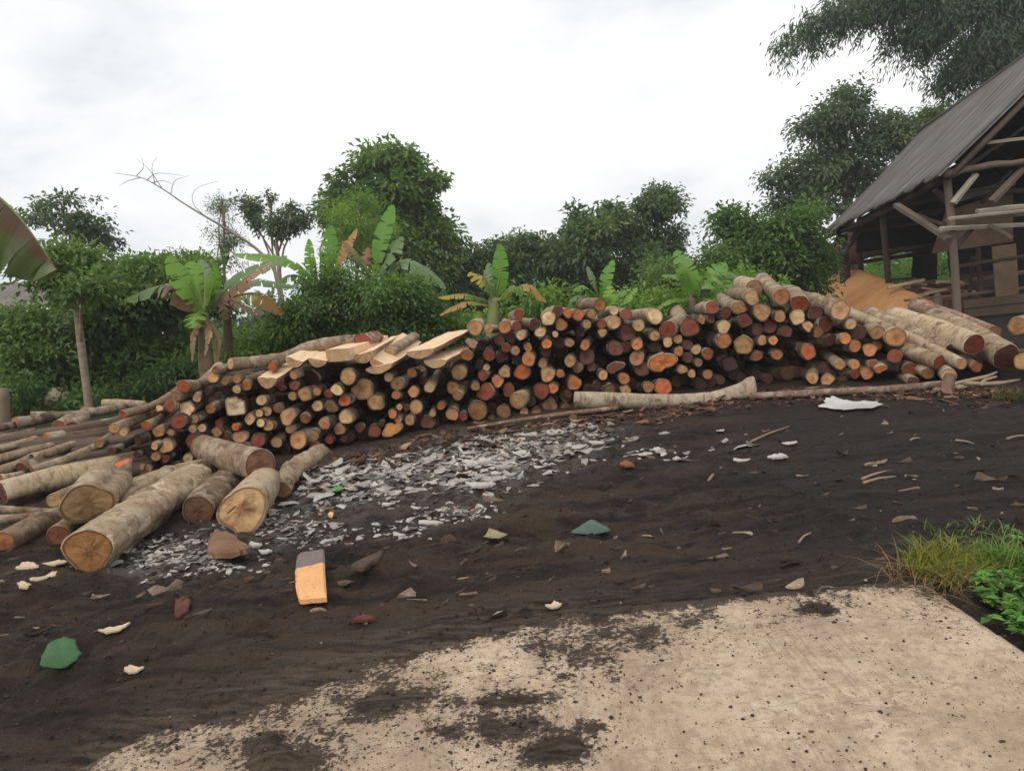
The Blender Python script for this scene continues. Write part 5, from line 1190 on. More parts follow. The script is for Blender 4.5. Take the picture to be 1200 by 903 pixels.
# bare leaning branch
def bare():
    Y = 17; P = [(345, 440), (333, 360), (322, 318), (300, 291), (262, 266), (243, 255), (215, 238), (190, 221), (165, 208), (135, 203)]
    C = crom([at(a, b, Y) for a, b in P], 40)
    root = thing('bare_tree', Vector((C[0][0], Y, base_z(Y))), 'leafless leaning tree stretching one thin branch across the sky', 'tree')
    MB().tube(C, [.055, .04, .03, .02, .012, .004], 7).build('trunk', DEAD, root, True)
    for tw in [[(240, 253), (227, 240), (226, 226), (236, 218), (257, 212)], [(190, 221), (180, 206), (172, 196), (160, 186)], [(200, 228), (205, 212), (222, 206)], [(172, 211), (185, 203), (215, 206)], [(182, 217), (178, 196), (184, 184)], [(165, 208), (150, 212), (140, 218)], [(300, 291), (280, 284), (262, 281)], [(178, 214), (192, 212), (205, 217)], [(160, 206), (168, 196), (166, 184)]]:
        MB().tube(crom([at(a, b, Y + .1 * i_) for i_, (a, b) in enumerate(tw)], 10), [.010, .006, .0025], 5).build('twig', DEAD, root, True)
bare()

# ------------------------------------------------------------------ banana plants
def ban_mat(name, c, c2=None, trans=.35, edge=False):
    m, nt = newmat(name); n = N(nt)
    co = n.coord('Object'); u = n.attr('along'); v = n.attr('across')
    vein = n.noise(n('ShaderNodeCombineXYZ', i={0: n.math('MULTIPLY', u, 60.0), 1: v}).outputs[0], 1.0, 3, .6)
    col = n.mix(vein, mul(c, .75), mul(c, 1.2))
    if c2 is not None:
        k = n.math('ADD', n.math('MULTIPLY', n.math('SUBTRACT', n.noise(co, 3.0, 4, .6), .5), 1.1), n.math('MULTIPLY', u, 1.0) if not edge else n.math('SUBTRACT', .72, n.math('MULTIPLY', v, .62)))
        col = n.mix(n.ramp(k, [(.42, (0, 0, 0)), (.56, (1, 1, 1))]), col, n.mix(vein, mul(c2, .7), mul(c2, 1.25)))
    n.out(col, .32, n.bump(vein, .25, .01), .4, trans, n.mix(1.0, col, (1.3, 1.35, .5), 'MULTIPLY'))
    return m
BM = {'b': ban_mat('bright banana leaf', (.17, .33, .03)), 'g': ban_mat('grey banana leaf', (.14, .22, .09), None, .3), 'y': ban_mat('yellowing banana leaf', (.15, .25, .03), (.42, .30, .04)), 'o': ban_mat('withering banana leaf', (.26, .24, .05), (.42, .20, .06), .25),
      'd': ban_mat('dead banana leaf', (.22, .13, .075), (.30, .19, .11), .15), 'h': ban_mat('half dead banana leaf', (.20, .11, .07), (.12, .19, .07), .25), 'f': ban_mat('fresh green banana leaf', (.13, .29, .04)), 's': ban_mat('scorched hanging leaf', (.10, .14, .045), (.13, .08, .045), .25, True), 'e': ban_mat('edge scorched banana leaf', (.11, .16, .035), (.22, .12, .05), .2)}
RIB = mat_simple('leaf midrib', (.22, .28, .09), .5, .15, 10, .2); RIBD = mat_simple('dead midrib', (.26, .15, .08), .8, .2, 10, .2)
PSTEM = mat_simple('banana stem', (.27, .20, .12), .8, .6, 7, .9, (1.2, 1.2, 3.2), (.11, .07, .04)); PGREEN = mat_simple('green banana stem', (.20, .26, .09), .6, .25, 8, .3, (3, 3, .5), (.16, .13, .06))
def banana(Y, stem, sr, leaves, label, smat=None, group='banana plants behind the pile', seed=0):
    g = np.random.default_rng(seed + 77)
    top = at(*stem[-1], Y); bt = at(*stem[0], Y); foot = Vector((bt.x, Y, base_z(Y) - .03))
    root = thing('banana_plant', foot, label, 'banana plant', group)
    k = Y / FPX
    pts = [foot] + [at(*s, Y) for s in stem] if bt.z > foot.z + .05 else [at(*s, Y) for s in stem]
    V, F = tube(crom(pts, 16), [sr * k * 1.25, sr * k, sr * k * .7], 12, True, .05, seed); mb = MB(); mb.add(V, F); mb.build('stem', smat or PSTEM, root, True)
    for (b, m_, t, w_, mt, *rest) in leaves:
        dz = rest[0] if rest else 0.0; droop = rest[1] if len(rest) > 1 else .25
        hang = len(rest) > 2
        yb = Y + g.uniform(-.08, .08)
        A, B, C_ = at(*b, yb), at(*m_, yb - .15 + dz * .5), at(*t, yb - .1 + dz)
        ns = 26
        C = crom([A, B, C_], ns + 1); T, _, _ = frames(C)
        view = EYE - C; view /= np.linalg.norm(view, axis=1)[:, None]
        face = .45 * view + np.array([0, 0, .75]) + np.array([g.normal() * .25, 0, 0])
        s = np.cross(T, face); s /= np.linalg.norm(s, axis=1)[:, None] + 1e-6
        up = np.cross(s, T)
        if hang: up = np.array([0, -1.0, 0]) + 0 * T; s = np.cross(T, up); s *= np.sign(-s[:, 2])[:, None]
        tt = np.linspace(0, 1, ns + 1); wd = w_ * 1.2 * k * np.clip(np.sin(PI * np.clip(tt * .93 + .06, 0, 1)) ** .55, .05, 1)
        V, F, al, ac = [], [], [], []
        for sd_ in (-1, 1):
            i0 = 0
            while i0 < ns:                                  # torn blade: strips of a few segments
                i1 = min(ns, i0 + int(g.integers(1, 6)) * (2 if hang else 1)); o_ = len(V); dr = droop * g.uniform(.6, 1.5); sh = g.normal() * .12
                for q, i_ in enumerate(range(i0, i1 + 1)):
                    f_ = q / max(1, i1 - i0); pinch = .12 * (.5 - f_)
                    for a_ in (0, .5, 1.0):
                        p = C[i_] + s[i_] * (1.25 if hang else sd_) * wd[i_] * .5 * a_ + (up[i_] * sd_ * .05 * a_ * (1.2 + .8 * math.sin(i_)) if hang else 0) + T[i_] * wd[i_] * a_ * (pinch + sh * .5 + .12) + up[i_] * (.16 * a_ - dr * a_ * a_) * wd[i_] * .5
                        p = p + np.array([0, 0, -dr * .25 * wd[i_] * a_ * a_])
                        V.append(p); al.append(tt[i_]); ac.append(a_)
                for q in range(i1 - i0):
                    for a_ in range(2):
                        c0 = o_ + q * 3 + a_; F.append((c0, c0 + 1, c0 + 4, c0 + 3) if sd_ < 0 else (c0, c0 + 3, c0 + 4, c0 + 1))
                i0 = i1
        mb = MB(); mb.add(V, np.array(F)); lf = mb.build('leaf', BM[mt], root, True, attrs={'along': al, 'across': ac})
        Cm = np.vstack([[np.array(top)], C - up * .006]); mb = MB(); mb.tube(crom(Cm[[0, 1, 5, 10, 15, 20, -1]], 18), [.030, .022, .012, .004], 6)
        rb = mb.build('midrib', RIBD if mt in 'dh' else RIB, root, True); rb.parent = lf
    return root
banana(10.9, [(243, 440), (240, 400), (238, 368)], 8.5, [((236, 366), (220, 335), (198, 300), 27, 'b'), ((239, 362), (231, 330), (224, 306), 26, 'b', .3), ((242, 364), (250, 338), (253, 312), 17, 'b'), ((230, 360), (195, 334), (146, 350), 25, 'h', 0, .5), ((236, 364), (228, 372), (227, 384), 20, 'b', -.3), ((246, 360), (280, 325), (336, 300), 17, 'g', .2), ((250, 358), (285, 328), (318, 306), 15, 'd', -.1, .6), ((240, 360), (240, 325), (234, 304), 16, 'g', .5), ((236, 376), (226, 394), (225, 424), 9, 'd', -.1), ((246, 378), (254, 398), (253, 428), 8, 'd', -.1), ((241, 374), (244, 392), (240, 416), 8, 'd', -.25)], 'bright-leaved banana plant left of the long crooked limb', seed=1)
banana(11.5, [(268, 432), (267, 390), (264, 348)], 5.5, [((266, 346), (300, 330), (345, 336), 15, 'g'), ((266, 348), (300, 345), (335, 368), 17, 'o', 0, .5), ((262, 348), (262, 360), (266, 374), 11, 'd', -.1, .6), ((268, 350), (285, 358), (310, 366), 11, 'd', 0, .6)], 'banana plant with a thin dark stem and withering leaves', mat_simple('dark banana stem', (.13, .085, .055), .9, .3, 10, .5), seed=2)
banana(12.6, [(440, 420), (438, 370), (438, 322)], 6, [((439, 322), (446, 285), (460, 240), 22, 'f', .1, .1), ((441, 325), (456, 300), (471, 277), 20, 'g'), ((445, 318), (480, 306), (523, 337), 17, 'g', -.2, .5), ((433, 322), (418, 300), (402, 282), 13, 'e'), ((430, 322), (410, 314), (380, 332), 11, 'g'), ((436, 330), (428, 310), (432, 290), 12, 'e', .3)], 'tall banana plant with one big upright leaf above the bush', PGREEN, seed=3)
banana(13.0, [(384, 420), (384, 380), (383, 342)], 5, [((384, 340), (385, 300), (388, 264), 17, 'f', .1, .15), ((386, 340), (400, 300), (418, 268), 12, 'o', 0, .3), ((375, 340), (364, 310), (362, 280), 11, 'b'), ((376, 338), (335, 304), (275, 297), 15, 'b', -.1, .4), ((378, 342), (345, 322), (318, 338), 12, 'f', 0, .5)], 'banana plant with upright leaves left of the tall banana', PGREEN, seed=4)
banana(11.0, [(577, 402), (578, 375), (579, 350)], 8.5, [((580, 352), (586, 320), (586, 286), 17, 'f', .1, .15), ((578, 352), (566, 330), (550, 319), 19, 'y', 0, .2), ((574, 354), (545, 345), (514, 348), 9, 'y', 0, .4), ((574, 358), (545, 354), (515, 369), 9, 'o', -.1, .4), ((584, 352), (600, 336), (613, 345), 11, 'f'), ((586, 350), (616, 334), (640, 353), 11, 'o', -.1, .5), ((577, 350), (572, 328), (572, 308), 12, 'g', .3)], 'yellowing banana plant rising above the pile crest', PGREEN, seed=5)
banana(11.6, [(706, 400), (706, 375), (705, 356)], 5, [((706, 356), (709, 330), (718, 305), 15, 'f', .1, .2), ((704, 356), (697, 332), (688, 312), 10, 'g'), ((701, 356), (686, 336), (672, 340), 11, 'f', -.1), ((701, 357), (682, 346), (667, 354), 10, 'g', -.2), ((709, 356), (724, 346), (739, 338), 9, 'f')], 'small dark green banana plant behind the pile middle', PGREEN, seed=6)
banana(11.0, [(718, 395), (718, 380), (718, 366)], 3, [((717, 366), (715, 350), (714, 335), 14, 'b', .05, .1), ((721, 366), (733, 352), (747, 337), 8, 'b')], 'young banana shoot with a yellow-green leaf on the pile crest', PGREEN, seed=7)
banana(11.2, [(812, 395), (812, 370), (811, 346)], 6, [((813, 346), (806, 320), (792, 294), 19, 'f', .1, .2), ((816, 346), (834, 324), (851, 308), 24, 'f'), ((818, 346), (848, 322), (873, 326), 11, 'g'), ((820, 352), (848, 336), (881, 332), 15, 'f', -.1, .4), ((808, 352), (785, 352), (764, 367), 6, 'b', 0, .4), ((822, 350), (834, 352), (846, 362), 20, 'f', -.2, .4), ((814, 346), (826, 334), (834, 338), 8, 'd', -.1), ((808, 346), (795, 325), (776, 322), 11, 'f', .2)], 'leafy banana plant beside the crest logs, brown stem', seed=8)
banana(8.0, [(-150, 520), (-140, 380), (-120, 250)], 18, [((-130, 150), (0, 232), (66, 316), 84, 's', 0, .4, True)], 'big drooping banana leaf, scorched, entering at the frame edge', seed=9)

# ------------------------------------------------------------------ bamboo above the shed
def bamboo():
    Y = 25; g = np.random.default_rng(91)
    foot = Vector((at(1330, 300, Y).x, Y, base_z(Y)))
    root = thing('bamboo', foot, 'tall bamboo arching over the shed with drooping feathery sprays', 'bamboo')
    ends = [[(1330, -60), (1180, -40), (1010, -5), (922, 48)], [(1340, -40), (1220, -30), (1110, 10), (1052, 42)], [(1340, 0), (1240, 0), (1150, 40), (1112, 92)], [(1330, 20), (1250, 40), (1190, 80), (1160, 125)], [(1350, -60), (1200, -80), (1070, -30), (985, 20)], [(1340, 30), (1270, 60), (1220, 90), (1200, 120)], [(1340, -20), (1230, -40), (1140, -10), (1085, 55)], [(1345, 10), (1260, 20), (1180, 50), (1140, 75)], [(1330, 0), (1250, -10), (1190, 10), (1150, 40)], [(1330, 10), (1270, 10), (1215, 30), (1185, 70)], [(1340, -60), (1240, -70), (1160, -50), (1110, -5)], [(1340, -60), (1180, -70), (1090, -30), (1030, 10)]]
    P, ax = [], []
    for e in ends:
        C = crom([foot + Vector((g.normal() * .4, g.normal() * .4, 0))] + [at(a, b, Y + g.uniform(-1, 1)) for a, b in e], 50)
        MB().tube(C, [.06, .05, .035, .008], 7).build('culm', mat_simple('bamboo culm', (.10, .13, .05), .6, .2, 5, .2) if 'bamboo culm' not in bpy.data.materials else bpy.data.materials['bamboo culm'], root, True)
        for i_ in range(20, 50):
            tpx = (i_ - 20) / 30
            for q in range(15):
                c = C[i_] + g.normal(0, .28, 3); ln = g.uniform(.25, .95) * (1.25 - .55 * tpx)
                d = np.array([g.normal() * .6 - .2, g.normal() * .6, -.45]); d /= np.linalg.norm(d)
                for u in range(15):
                    f_ = g.random(); P.append(c + d * ln * f_ + np.array([0, 0, -.25 * f_ * f_]) + g.normal(0, .11, 3)); ax.append(d + np.array([g.normal() * .6, g.normal() * .6, -.5]))
    P, ax = np.array(P), np.array(ax); n_ = len(P)
    V, F = leaf_quads(P, ax, g.normal(size=(n_, 3)) + [0, 0, 1], g.uniform(.16, .3, n_), g.uniform(.035, .06, n_), g, .1)
    mb = MB(); mb.add(V, F); mb.build('crown', LM['bam'], root, attrs={'tint': np.repeat(g.random(n_) * .9, 5)})
bamboo()

# ------------------------------------------------------------------ shed
OLDW = mat_simple('weathered timber', (.17, .128, .098), .9, .35, 8, .6, (2, 2, .6)); BRNW = mat_simple('brown timber', (.085, .058, .043), .9, .35, 9, .6, (1, 1, .6)); PALB = mat_simple('pale lumber', (.42, .36, .29), .85, .2, 9, .4)
PLY = mat_simple('old plywood', (.19, .125, .075), .85, .55, 5, .5, (1, 1, 1), (.09, .06, .042)); DRKW = mat_simple('dark boards', (.026, .020, .017), .9, .35, 10, .6); RUST = mat_simple('rusty tin', (.12, .052, .038), .75, .4, 8, .4)  # dark boards are near black to carry the interior's shade in their colour
def mat_roof():
    m, nt = newmat('weathered roof sheeting'); n = N(nt); co = n.coord('UV')
    s = n.noise(n.map(co, (70, 2.2, 1)), 1, 5, .65); b = n.noise(n.map(co, (9, 6, 1)), 1, 4)
    row = n.math('SINE', n.math('MULTIPLY', n('ShaderNodeSeparateXYZ', i={0: co}).outputs[0], 420.0))
    c = n.mix(n.ramp(s, [(.35, (0, 0, 0)), (.65, (1, 1, 1))]), (.045, .040, .037), (.24, .22, .20))
    c = n.mix(n.ramp(b, [(.45, (0, 0, 0)), (.7, (.7, .7, .7))]), c, (.10, .08, .066))
    n.out(c, .8, n.bump(n.math('ADD', n.math('MULTIPLY', row, .5), s), .7, .03), .3); return m
ROOF = mat_roof(); ROOF_SHADE = mat_simple('shade-dark roof underside', (.020, .016, .014), .9, .4, 8, .4)  # roof underside coloured near black: the shed's inner shade put into its colour
E = at(1110, 195, 13.0); Aa = at(968, 271, 22.0)
ev = (Aa - E); perp = Vector((ev.y, -ev.x, 0)).normalized()
if perp.x < 0: perp = -perp
WID, RIS = 2.62, 2.48
Cn = E + perp * WID + Vector((0, 0, RIS)); Bf = Aa + perp * WID + Vector((0, 0, RIS))
shed = thing('shed', Vector((E.x, E.y, base_z(13))), 'old open timber shed with a steep grey sheet roof', 'shed')
def roof_sheet(p00, p10, p01, p11, name, th=.05, mat=ROOF, nu=28, nv=12, sag=.05, jag=.03, seed=0):
    g = np.random.default_rng(seed); V = []; uv = []
    nrm = (p10 - p00).cross(p01 - p00).normalized()
    if nrm.z < 0: nrm = -nrm
    je = g.normal(size=nu + 1) * jag
    for k in (1, 0):
        for i_ in range(nu + 1):
            for j_ in range(nv + 1):
                u, v = i_ / nu, j_ / nv; vv_ = v - je[i_] * (1 - v) ** 6
                p = p00.lerp(p10, u).lerp(p01.lerp(p11, u), vv_)
                p = p - Vector((0, 0, sag * math.sin(PI * v) * (1 + .4 * math.sin(u * 9)))) + nrm * (th * k + .012 * vn(u * 17, v * 9, seed))
                V.append(p); uv.append((u, v))
    M_ = (nu + 1) * (nv + 1); F = []; MI = []
    for k in (0, 1):
        for i_ in range(nu):
            for j_ in range(nv):
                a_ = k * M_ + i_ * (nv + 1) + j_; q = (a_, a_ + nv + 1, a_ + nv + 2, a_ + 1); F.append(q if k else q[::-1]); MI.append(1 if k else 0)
    for i_ in range(nu):
        for j_ in (0, nv): a_ = i_ * (nv + 1) + j_; F.append((a_, a_ + nv + 1, M_ + a_ + nv + 1, M_ + a_))
    for j_ in range(nv):
        for i_ in (0, nu): a_ = i_ * (nv + 1) + j_; F.append((a_, a_ + 1, M_ + a_ + 1, M_ + a_))
    mb = MB(); mb.add(V, np.array(F)); o_ = mb.build(name, mat, shed, True)
    o_.data.materials.append(ROOF_SHADE); MI += [0] * (len(o_.data.polygons) - len(MI)); o_.data.polygons.foreach_set('material_index', MI)
    ul = o_.data.uv_layers.new(name='UV'); uv = np.array(uv, np.float32); li = np.zeros(len(o_.data.loops), np.int32); o_.data.loops.foreach_get('vertex_index', li); ul.data.foreach_set('uv', uv[li].ravel())
    return o_
eh = ev.normalized()
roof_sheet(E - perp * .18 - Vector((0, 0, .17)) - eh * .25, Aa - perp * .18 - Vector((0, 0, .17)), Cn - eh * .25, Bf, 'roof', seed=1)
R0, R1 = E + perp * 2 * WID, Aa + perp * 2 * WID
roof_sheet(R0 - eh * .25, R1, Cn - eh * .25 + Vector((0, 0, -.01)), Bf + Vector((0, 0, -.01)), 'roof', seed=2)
MB().tube(crom([Cn - eh * .3 + Vector((0, 0, .06)), Cn.lerp(Bf, .5) + Vector((0, 0, -.0)), Bf + Vector((0, 0, .06))], 24), .09, 8).build('ridge_cap', mat_simple('ridge', (.08, .07, .062), .85, .4, 6, .6), shed, True)
def pole(p, Y, r, name, mat=OLDW, n_=10, k=7):
    Ys = Y if hasattr(Y, '__len__') else [Y] * len(p)
    if name in ('rail', 'brace') and mat is not BRNW:
        a_, b_ = at(*p[0], Ys[0]), at(*p[-1], Ys[-1]); m_ = a_.lerp(b_, .5) + Vector((0, 0, RD.uniform(-.02, .02)))
        mb = MB(); mb.box(a_, m_ + (b_ - a_) * .004, r * 2.0, r * 1.1, (0, -.3, 1)); mb.box(m_, b_, r * 1.9, r * 1.05, (0, -.3, 1)); return mb.build(name, mat, shed)
    C = crom([at(a, b, y) for (a, b), y in zip(p, Ys)], n_); mb = MB(); C = C + np.random.default_rng(int(p[0][0] + p[0][1])).normal(0, .006, C.shape); V, F = tube(C, np.linspace(r * .92, r * .72, 5), k, True, .09, int(p[0][0])); mb.add(V, F); return mb.build(name, mat, shed, True)
def toground(p, Y):
    q = at(*p, Y); return q
# posts
def post(px, py, Y, pb, r, mat=OLDW):
    t = at(px, py, Y); b = at(*pb, Y); d = (b - t); s = (base_z(Y) - .1 - t.z) / d.z
    f_ = t + d * s; MB().tube(crom([t, t.lerp(f_, .5) + Vector((.02, 0, 0)), f_], 10), [r, r * 1.05, r * 1.1], 9).build('post', mat, shed, True)
post(1109, 197, 13.1, (1122, 372), .064); post(986, 262, 20.2, (991, 350), .13, BRNW); post(948, 312, 25, (950, 360), .12, BRNW); post(1004, 262, 21.6, (1010, 345), .08, BRNW)
rp = E + perp * 2 * WID
MB().tube([rp, Vector((rp.x, rp.y, base_z(rp.y) - .1))], .09, 9).build('post', OLDW, shed, True)
rp = Aa + perp * 2 * WID
MB().tube([rp, Vector((rp.x, rp.y, base_z(rp.y) - .1))], .09, 9).build('post', OLDW, shed, True)
for t_ in (.35, .7):
    q = E.lerp(Aa, t_) + perp * 2 * WID; MB().tube([q, Vector((q.x, q.y, base_z(q.y) - .1))], .08, 8).build('post', BRNW, shed, True)
q = E.lerp(Aa, .45) + perp * .1; MB().tube([q, Vector((q.x + .15, q.y, base_z(q.y) - .1))], .07, 8).build('post', BRNW, shed, True)
dn = Vector((0, 0, -.16))
MB().tube(crom([E + dn + perp * .02, E.lerp(Aa, .5) + dn * 1.5, Aa + dn], 12), .07, 8).build('eave_beam', BRNW, shed, True)
MB().tube([E + perp * .02 + dn * 1.1 - eh * .12, Cn + dn * 1.1 - eh * .12], .06, 8).build('rafter', OLDW, shed, True)
MB().tube([R0 - perp * .02 + dn * 1.1 - eh * .12, Cn + dn * 1.15 - eh * .12], .06, 8).build('rafter', OLDW, shed, True)
for t_ in (.25, .5, .75, .98):
    MB().tube([E.lerp(Aa, t_) + dn * .9, Cn.lerp(Bf, t_) + dn * .9], .05, 7).build('rafter', BRNW, shed, True)
    MB().tube([R0.lerp(R1, t_) + dn * .9, Cn.lerp(Bf, t_) + dn * .95], .05, 7).build('rafter', BRNW, shed, True)
    if t_ < .9: MB().tube([E.lerp(Aa, t_) + dn * 1.6, R0.lerp(R1, t_) + dn * 1.6], .06, 7).build('tie_beam', BRNW, shed, True)
pole([(1104, 205), (1140, 197), (1170, 192), (1225, 187)], 12.9, .075, 'tie_beam')
pole([(1102, 268), (1150, 265), (1225, 262)], 13.0, .05, 'rail', PALB); pole([(1112, 256), (1160, 252), (1225, 244)], 12.8, .035, 'rail', PALB); pole([(1108, 258), (1165, 259), (1220, 250)], 13.3, .04, 'rail', OLDW)
pole([(1145, 248), (1220, 240)], 13.0, .055, 'rail', PALB)
pole([(1050, 240), (1080, 262), (1112, 280)], [14.2, 13.6, 13.0], .065, 'brace', OLDW); pole([(1075, 252), (1108, 265)], [14.5, 13.3], .05, 'brace', BRNW)
pole([(1117, 238), (1144, 204)], 12.95, .05, 'brace', PALB); pole([(1162, 236), (1200, 196)], 12.95, .06, 'brace', OLDW); pole([(1095, 222), (1112, 240)], 13.4, .06, 'brace', BRNW)
pole([(1160, 264), (1185, 278)], 12.9, .06, 'brace', OLDW); pole([(1118, 292), (1140, 268)], 13.1, .05, 'brace', BRNW)
pole([(1008, 258), (1000, 280), (982, 306)], [20, 19.8, 19.6], .08, 'brace', BRNW); pole([(1012, 258), (995, 290), (955, 322)], [20.5, 20, 19.8], .06, 'brace', BRNW); pole([(988, 264), (970, 300), (950, 318)], 20.4, .05, 'brace', BRNW)
def panel(poly, Y, th, name, mat, rows=0):
    """board wall: outline in pixels at depth Y, thickness towards the back; rows = number of boards"""
    Ys = Y if hasattr(Y, '__len__') else [Y] * 4
    a, b, c, d = [at(*p, y) for p, y in zip(poly, Ys)]        # bottom-left, bottom-right, top-right, top-left
    nr = (b - a).cross(d - a).normalized(); mb = MB(); R_ = max(1, rows)
    for i_ in range(R_):
        gp = .02 if rows and name == 'low_wall' else (-.015 if rows else 0); f0, f1 = i_ / R_ + gp, (i_ + 1) / R_ - gp; o_ = nr * (RD.uniform(-.012, .012) + (.03 if i_ % 2 else 0))
        q = [a.lerp(d, f0) + o_, b.lerp(c, f0) + o_, b.lerp(c, f1) + o_, a.lerp(d, f1) + o_]
        V = q + [v + nr * th for v in q]; mb.add(V, CUBE_F)
    return mb.build(name, mat, shed)
panel([(1092, 297), (1187, 283), (1187, 222), (1108, 248)], 15.2, .02, 'wall_panel', PLY); panel([(1167, 352), (1194, 349), (1190, 285), (1162, 289)], 14.4, .02, 'wall_panel', PLY)
panel([(1108, 242), (1190, 216), (1188, 208), (1108, 236)], 14.9, .03, 'wall_panel', OLDW)
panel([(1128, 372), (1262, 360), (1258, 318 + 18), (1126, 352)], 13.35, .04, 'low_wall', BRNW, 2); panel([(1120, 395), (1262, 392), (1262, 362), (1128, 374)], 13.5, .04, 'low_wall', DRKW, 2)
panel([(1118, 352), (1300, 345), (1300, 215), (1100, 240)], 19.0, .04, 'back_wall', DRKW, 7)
pole([(1060, 352), (1130, 342), (1215, 335)], 14.5, .035, 'rail', OLDW); pole([(1020, 330), (1100, 322)], 24, .05, 'rail', BRNW)
pole([(1150, 345), (1146, 290)], 14.6, .06, 'post', BRNW); pole([(1100, 360), (1098, 345)], 14.0, .09, 'post', OLDW)
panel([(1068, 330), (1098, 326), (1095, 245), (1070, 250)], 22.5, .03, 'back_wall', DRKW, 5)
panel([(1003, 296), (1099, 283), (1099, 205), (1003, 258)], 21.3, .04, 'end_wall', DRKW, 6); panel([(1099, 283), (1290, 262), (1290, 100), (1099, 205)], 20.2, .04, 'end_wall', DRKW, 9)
pole([(1118, 226), (1190, 216)], 14.2, .04, 'rail', BRNW); pole([(1125, 312), (1200, 300)], 14.4, .05, 'rail', BRNW); pole([(1130, 330), (1205, 318)], 15.2, .05, 'rail', OLDW)
pole([(1140, 300), (1136, 350)], 15.0, .05, 'post', BRNW); pole([(1150, 238), (1185, 200)], 14.5, .045, 'brace', BRNW); pole([(1112, 150 + 60), (1200, 150)], 13.6, .05, 'rafter', BRNW); pole([(1150, 168), (1225, 160)], 12.85, .04, 'rail', PALB)
panel([(1122, 345), (1166, 341), (1164, 318), (1122, 322)], 16.0, .05, 'plank_stack', BRNW, 4)
# low rusty lean-to roof behind
la, lb, lc, ld = at(938, 314, 22.6), at(1098, 291, 21.0), at(1100, 272, 21.6), at(985, 278, 23.4)
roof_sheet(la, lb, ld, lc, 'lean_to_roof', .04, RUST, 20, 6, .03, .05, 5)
MB().tube(crom([la + Vector((0, 0, -.08)), lb + Vector((0, 0, -.08))], 8), .06, 7).build('eave_beam', RUST, shed, True)
# sawdust heap
def heap():
    rid = [(at(986, 345, 21.6), .92), (at(1000, 345, 21.2), .96), (at(1014, 345, 19.5), .88), (at(1036, 352, 17.5), .70), (at(1058, 358, 15.8), .52), (at(1086, 368, 14.2), .34)]
    R_ = []; 
    for (p, h), (q, k) in zip(rid[:-1], rid[1:]):
        for u in np.linspace(0, 1, 14, endpoint=False): R_.append((p.x + (q.x - p.x) * u, p.y + (q.y - p.y) * u, h + (k - h) * u))
    R_ = np.array(R_); x0, x1, y0, y1 = R_[:, 0].min() - 1.5, R_[:, 0].max() + 1.3, 13.4, 23.2; nx, ny = 74, 110
    X, Y = np.meshgrid(np.linspace(x0, x1, nx), np.linspace(y0, y1, ny), indexing='ij')
    d = np.sqrt((X[..., None] - R_[:, 0]) ** 2 + (Y[..., None] - R_[:, 1]) ** 2)
    h = np.max(R_[:, 2] - .74 * np.sqrt(d * d + .01) + .06, -1)
    Z = base_z(Y) + np.where(h > 0, h + (.05 * fbm(X * 2.3, Y * 2.3, 4, 3) + .025 * fbm(X * 8, Y * 8, 2, 5)) * np.clip(h * 3, 0, 1), np.maximum(h, -.3) * .5 - .01)
    i, j = np.meshgrid(np.arange(nx - 1), np.arange(ny - 1), indexing='ij'); a = i * ny + j
    mb = MB(); mb.add(np.stack([X, Y, Z], -1).reshape(-1, 3), np.stack([a, a + ny, a + ny + 1, a + 1], -1).reshape(-1, 4))
    tag(mb.build('sawdust_heap', mat_simple('sawdust', (.57, .285, .115), .95, .22, 12, .9, (1, 1, 1), (.46, .225, .09)), None, True), 'heap of orange-tan sawdust under the far shed corner', 'heap')
heap()
# offcuts beside the heap
OFFM = [mat_simple('pale offcut', (.50, .36, .24), .8, .2, 12, .4), mat_simple('reddish offcut', (.36, .16, .10), .85, .3, 12, .4), mat_simple('brown offcut', (.16, .095, .065), .85, .3, 12, .4)]
OFF = [('pale', 0), ('reddish', 1), ('brown', 2)]
for i_ in range(36):
    px = 1060 + (i_ % 9) * 8.5 + RD.uniform(-4, 4); py = 353 - (i_ // 9) * 7 + RD.uniform(-3, 3); Y = 16.0 + RD.uniform(-.3, .7)
    a_ = RD.uniform(-.6, .6); ln = RD.uniform(.35, .8); c = at(px, py, Y); d = Vector((math.cos(a_), RD.uniform(-.5, .5), math.sin(a_) * .45)) * ln * .5
    nm, mi_ = OFF[RD.choice([0, 0, 1, 1, 1, 2])]
    mb = MB(); mb.box(c - d, c + d, RD.uniform(.06, .13), RD.uniform(.03, .07), (RD.uniform(-.3, .3), RD.uniform(-.3, .3), 1))
    o_ = tag(mb.build('offcut', OFFM[mi_]), f'{nm} sawn offcut in the jumbled heap inside the shed', 'offcut', f'{nm} offcuts heaped inside the shed')
# mound under the offcuts
def mound():
    Y = 16.6; c = at(1092, 362, Y); V = []; nn = 24
    for i_ in range(nn + 1):
        for j_ in range(13):
            u, v = i_ / nn * 2 - 1, j_ / 12 * 2 - 1; h = max(0, 1 - u * u) * max(0, 1 - v * v)
            V.append((c.x + u * 1.1, Y + v * .9, base_z(Y) - .02 + h * .62 + .05 * vn(u * 6, v * 6, 3) * h))
    F = [(i_ * 13 + j_, (i_ + 1) * 13 + j_, (i_ + 1) * 13 + j_ + 1, i_ * 13 + j_ + 1) for i_ in range(nn) for j_ in range(12)]
    mb = MB(); mb.add(V, np.array(F)); tag(mb.build('waste_heap', mat_simple('wood waste', (.13, .075, .05), .95, .4, 18, .9), None, True), 'low heap of brown wood waste under the offcuts', 'heap')
mound()

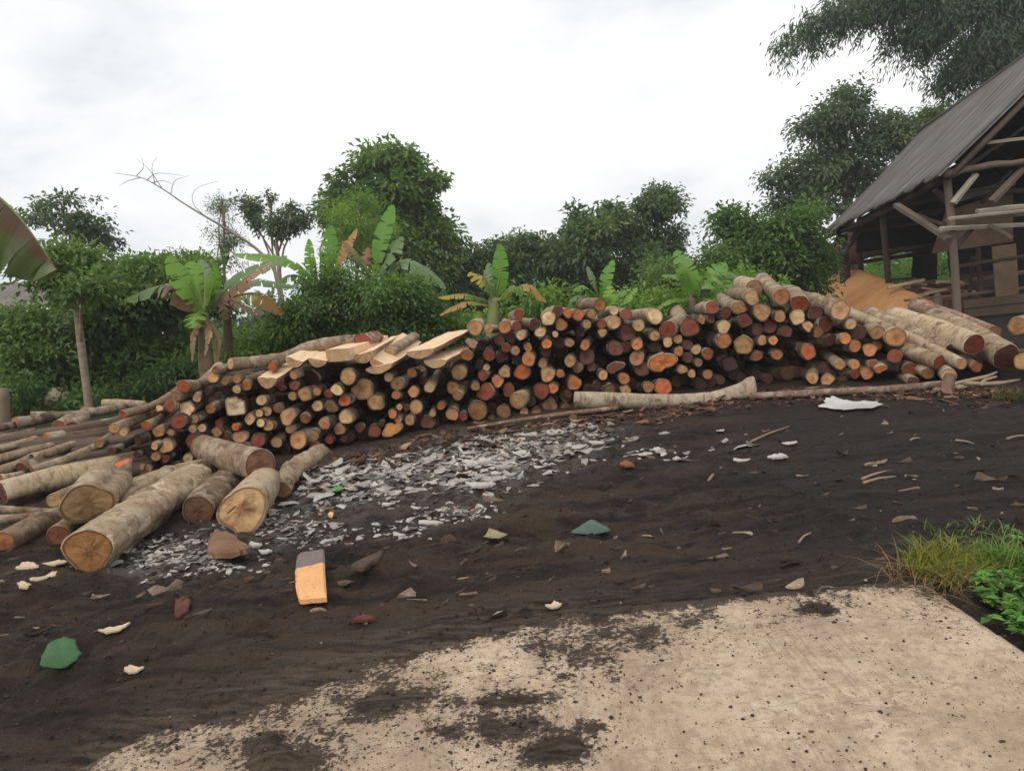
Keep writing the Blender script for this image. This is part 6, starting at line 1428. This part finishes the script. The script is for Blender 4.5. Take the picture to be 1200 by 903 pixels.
# ------------------------------------------------------------------ odd things at the left
def hut():
    Y = 20; b = at(20, 380, Y); root = thing('hut', Vector((b.x, Y, base_z(Y))), 'low hut with a grey roof half hidden behind the shrubs', 'hut')
    a, c = at(-60, 372, Y), at(88, 356, Y); d = at(-50, 338, Y + 2), at(80, 330, Y + 2)
    mb = MB(); V = [a, c, d[1], d[0]]; V = V + [v + Vector((0, 0, .07)) for v in V]; mb.add(V, CUBE_F); mb.build('roof', mat_simple('grey hut roof', (.19, .165, .15), .9, .3, 5, .5, (6, 1, 1)), root)
    z0 = base_z(Y) - .1
    mb = MB(); mb.box(Vector((a.x + .3, Y + .5, (z0 + a.z) / 2)), Vector((c.x - .3, Y + .5, (z0 + c.z) / 2)), .12, a.z - z0 - .02); mb.build('wall', mat_simple('hut wall', (.34, .31, .28), .9, .2, 4, .3), root)
hut()
b = gpt(6, 492); t = at(1, 455, 10.0)
P0 = at(4, 500, 10.0); MB_ = MB(); MB_.tube(crom([Vector((P0.x, 10, base_z(10) - .05)), at(2, 455, 10.0)], 6), [.085, .08], 10)
tag(MB_.build('fence_post', mat_simple('weathered post', (.26, .20, .14), .9, .3, 10, .6, (2, 2, .5)), None, True), 'weathered wooden post at the frame edge', 'post')
def boulder(px, py, w_, h_, Y, label):
    v, f = ico(); gg = np.random.default_rng(int(px)); k = Y / FPX; c = at(px, py, Y); c.z = base_z(Y) + h_ * k * .35
    W = v * gg.uniform(.8, 1.15, (12, 1)) * np.array([w_ / 2 * k, w_ / 2 * k, h_ / 2 * k]) + np.array(c)
    mb = MB(); mb.add(W, f); tag(mb.build('boulder', mat_simple('pale stone', (.50, .43, .33), .9, .2, 6, .5), None, True), label, 'boulder', 'pale stones behind the pile end')
boulder(68, 450, 36, 34, 12.0, 'pale stone block left of the papaya trunk'); boulder(18, 445, 18, 46, 12.0, 'narrow pale stone near the weathered post')

# ------------------------------------------------------------------ thin damp air
def haze():
    m = bpy.data.materials.new('damp air'); m.use_nodes = True; nt = m.node_tree; nt.nodes.clear()
    v = nt.nodes.new('ShaderNodeVolumePrincipled'); v.inputs['Color'].default_value = (.98, .99, 1, 1); v.inputs['Density'].default_value = .0015; v.inputs['Anisotropy'].default_value = .2
    o = nt.nodes.new('ShaderNodeOutputMaterial'); nt.links.new(v.outputs[0], o.inputs['Volume'])
    bpy.context.view_layer.update(); zt = max((q.matrix_world @ Vector(c)).z for q in scene.objects if q.type == 'MESH' for c in q.bound_box) + .6
    x0, x1, y0, y1, z0, z1 = -150, 150, -75, 150, -6, zt
    V = [(x0, y0, z0), (x1, y0, z0), (x1, y1, z0), (x0, y1, z0), (x0, y0, z1), (x1, y0, z1), (x1, y1, z1), (x0, y1, z1)]
    tag(link('haze', mesh_np('haze', V, CUBE_F, [m])), 'thin damp haze hanging over the whole yard', kind='stuff')
haze()
scene.cycles.volume_bounces = 0
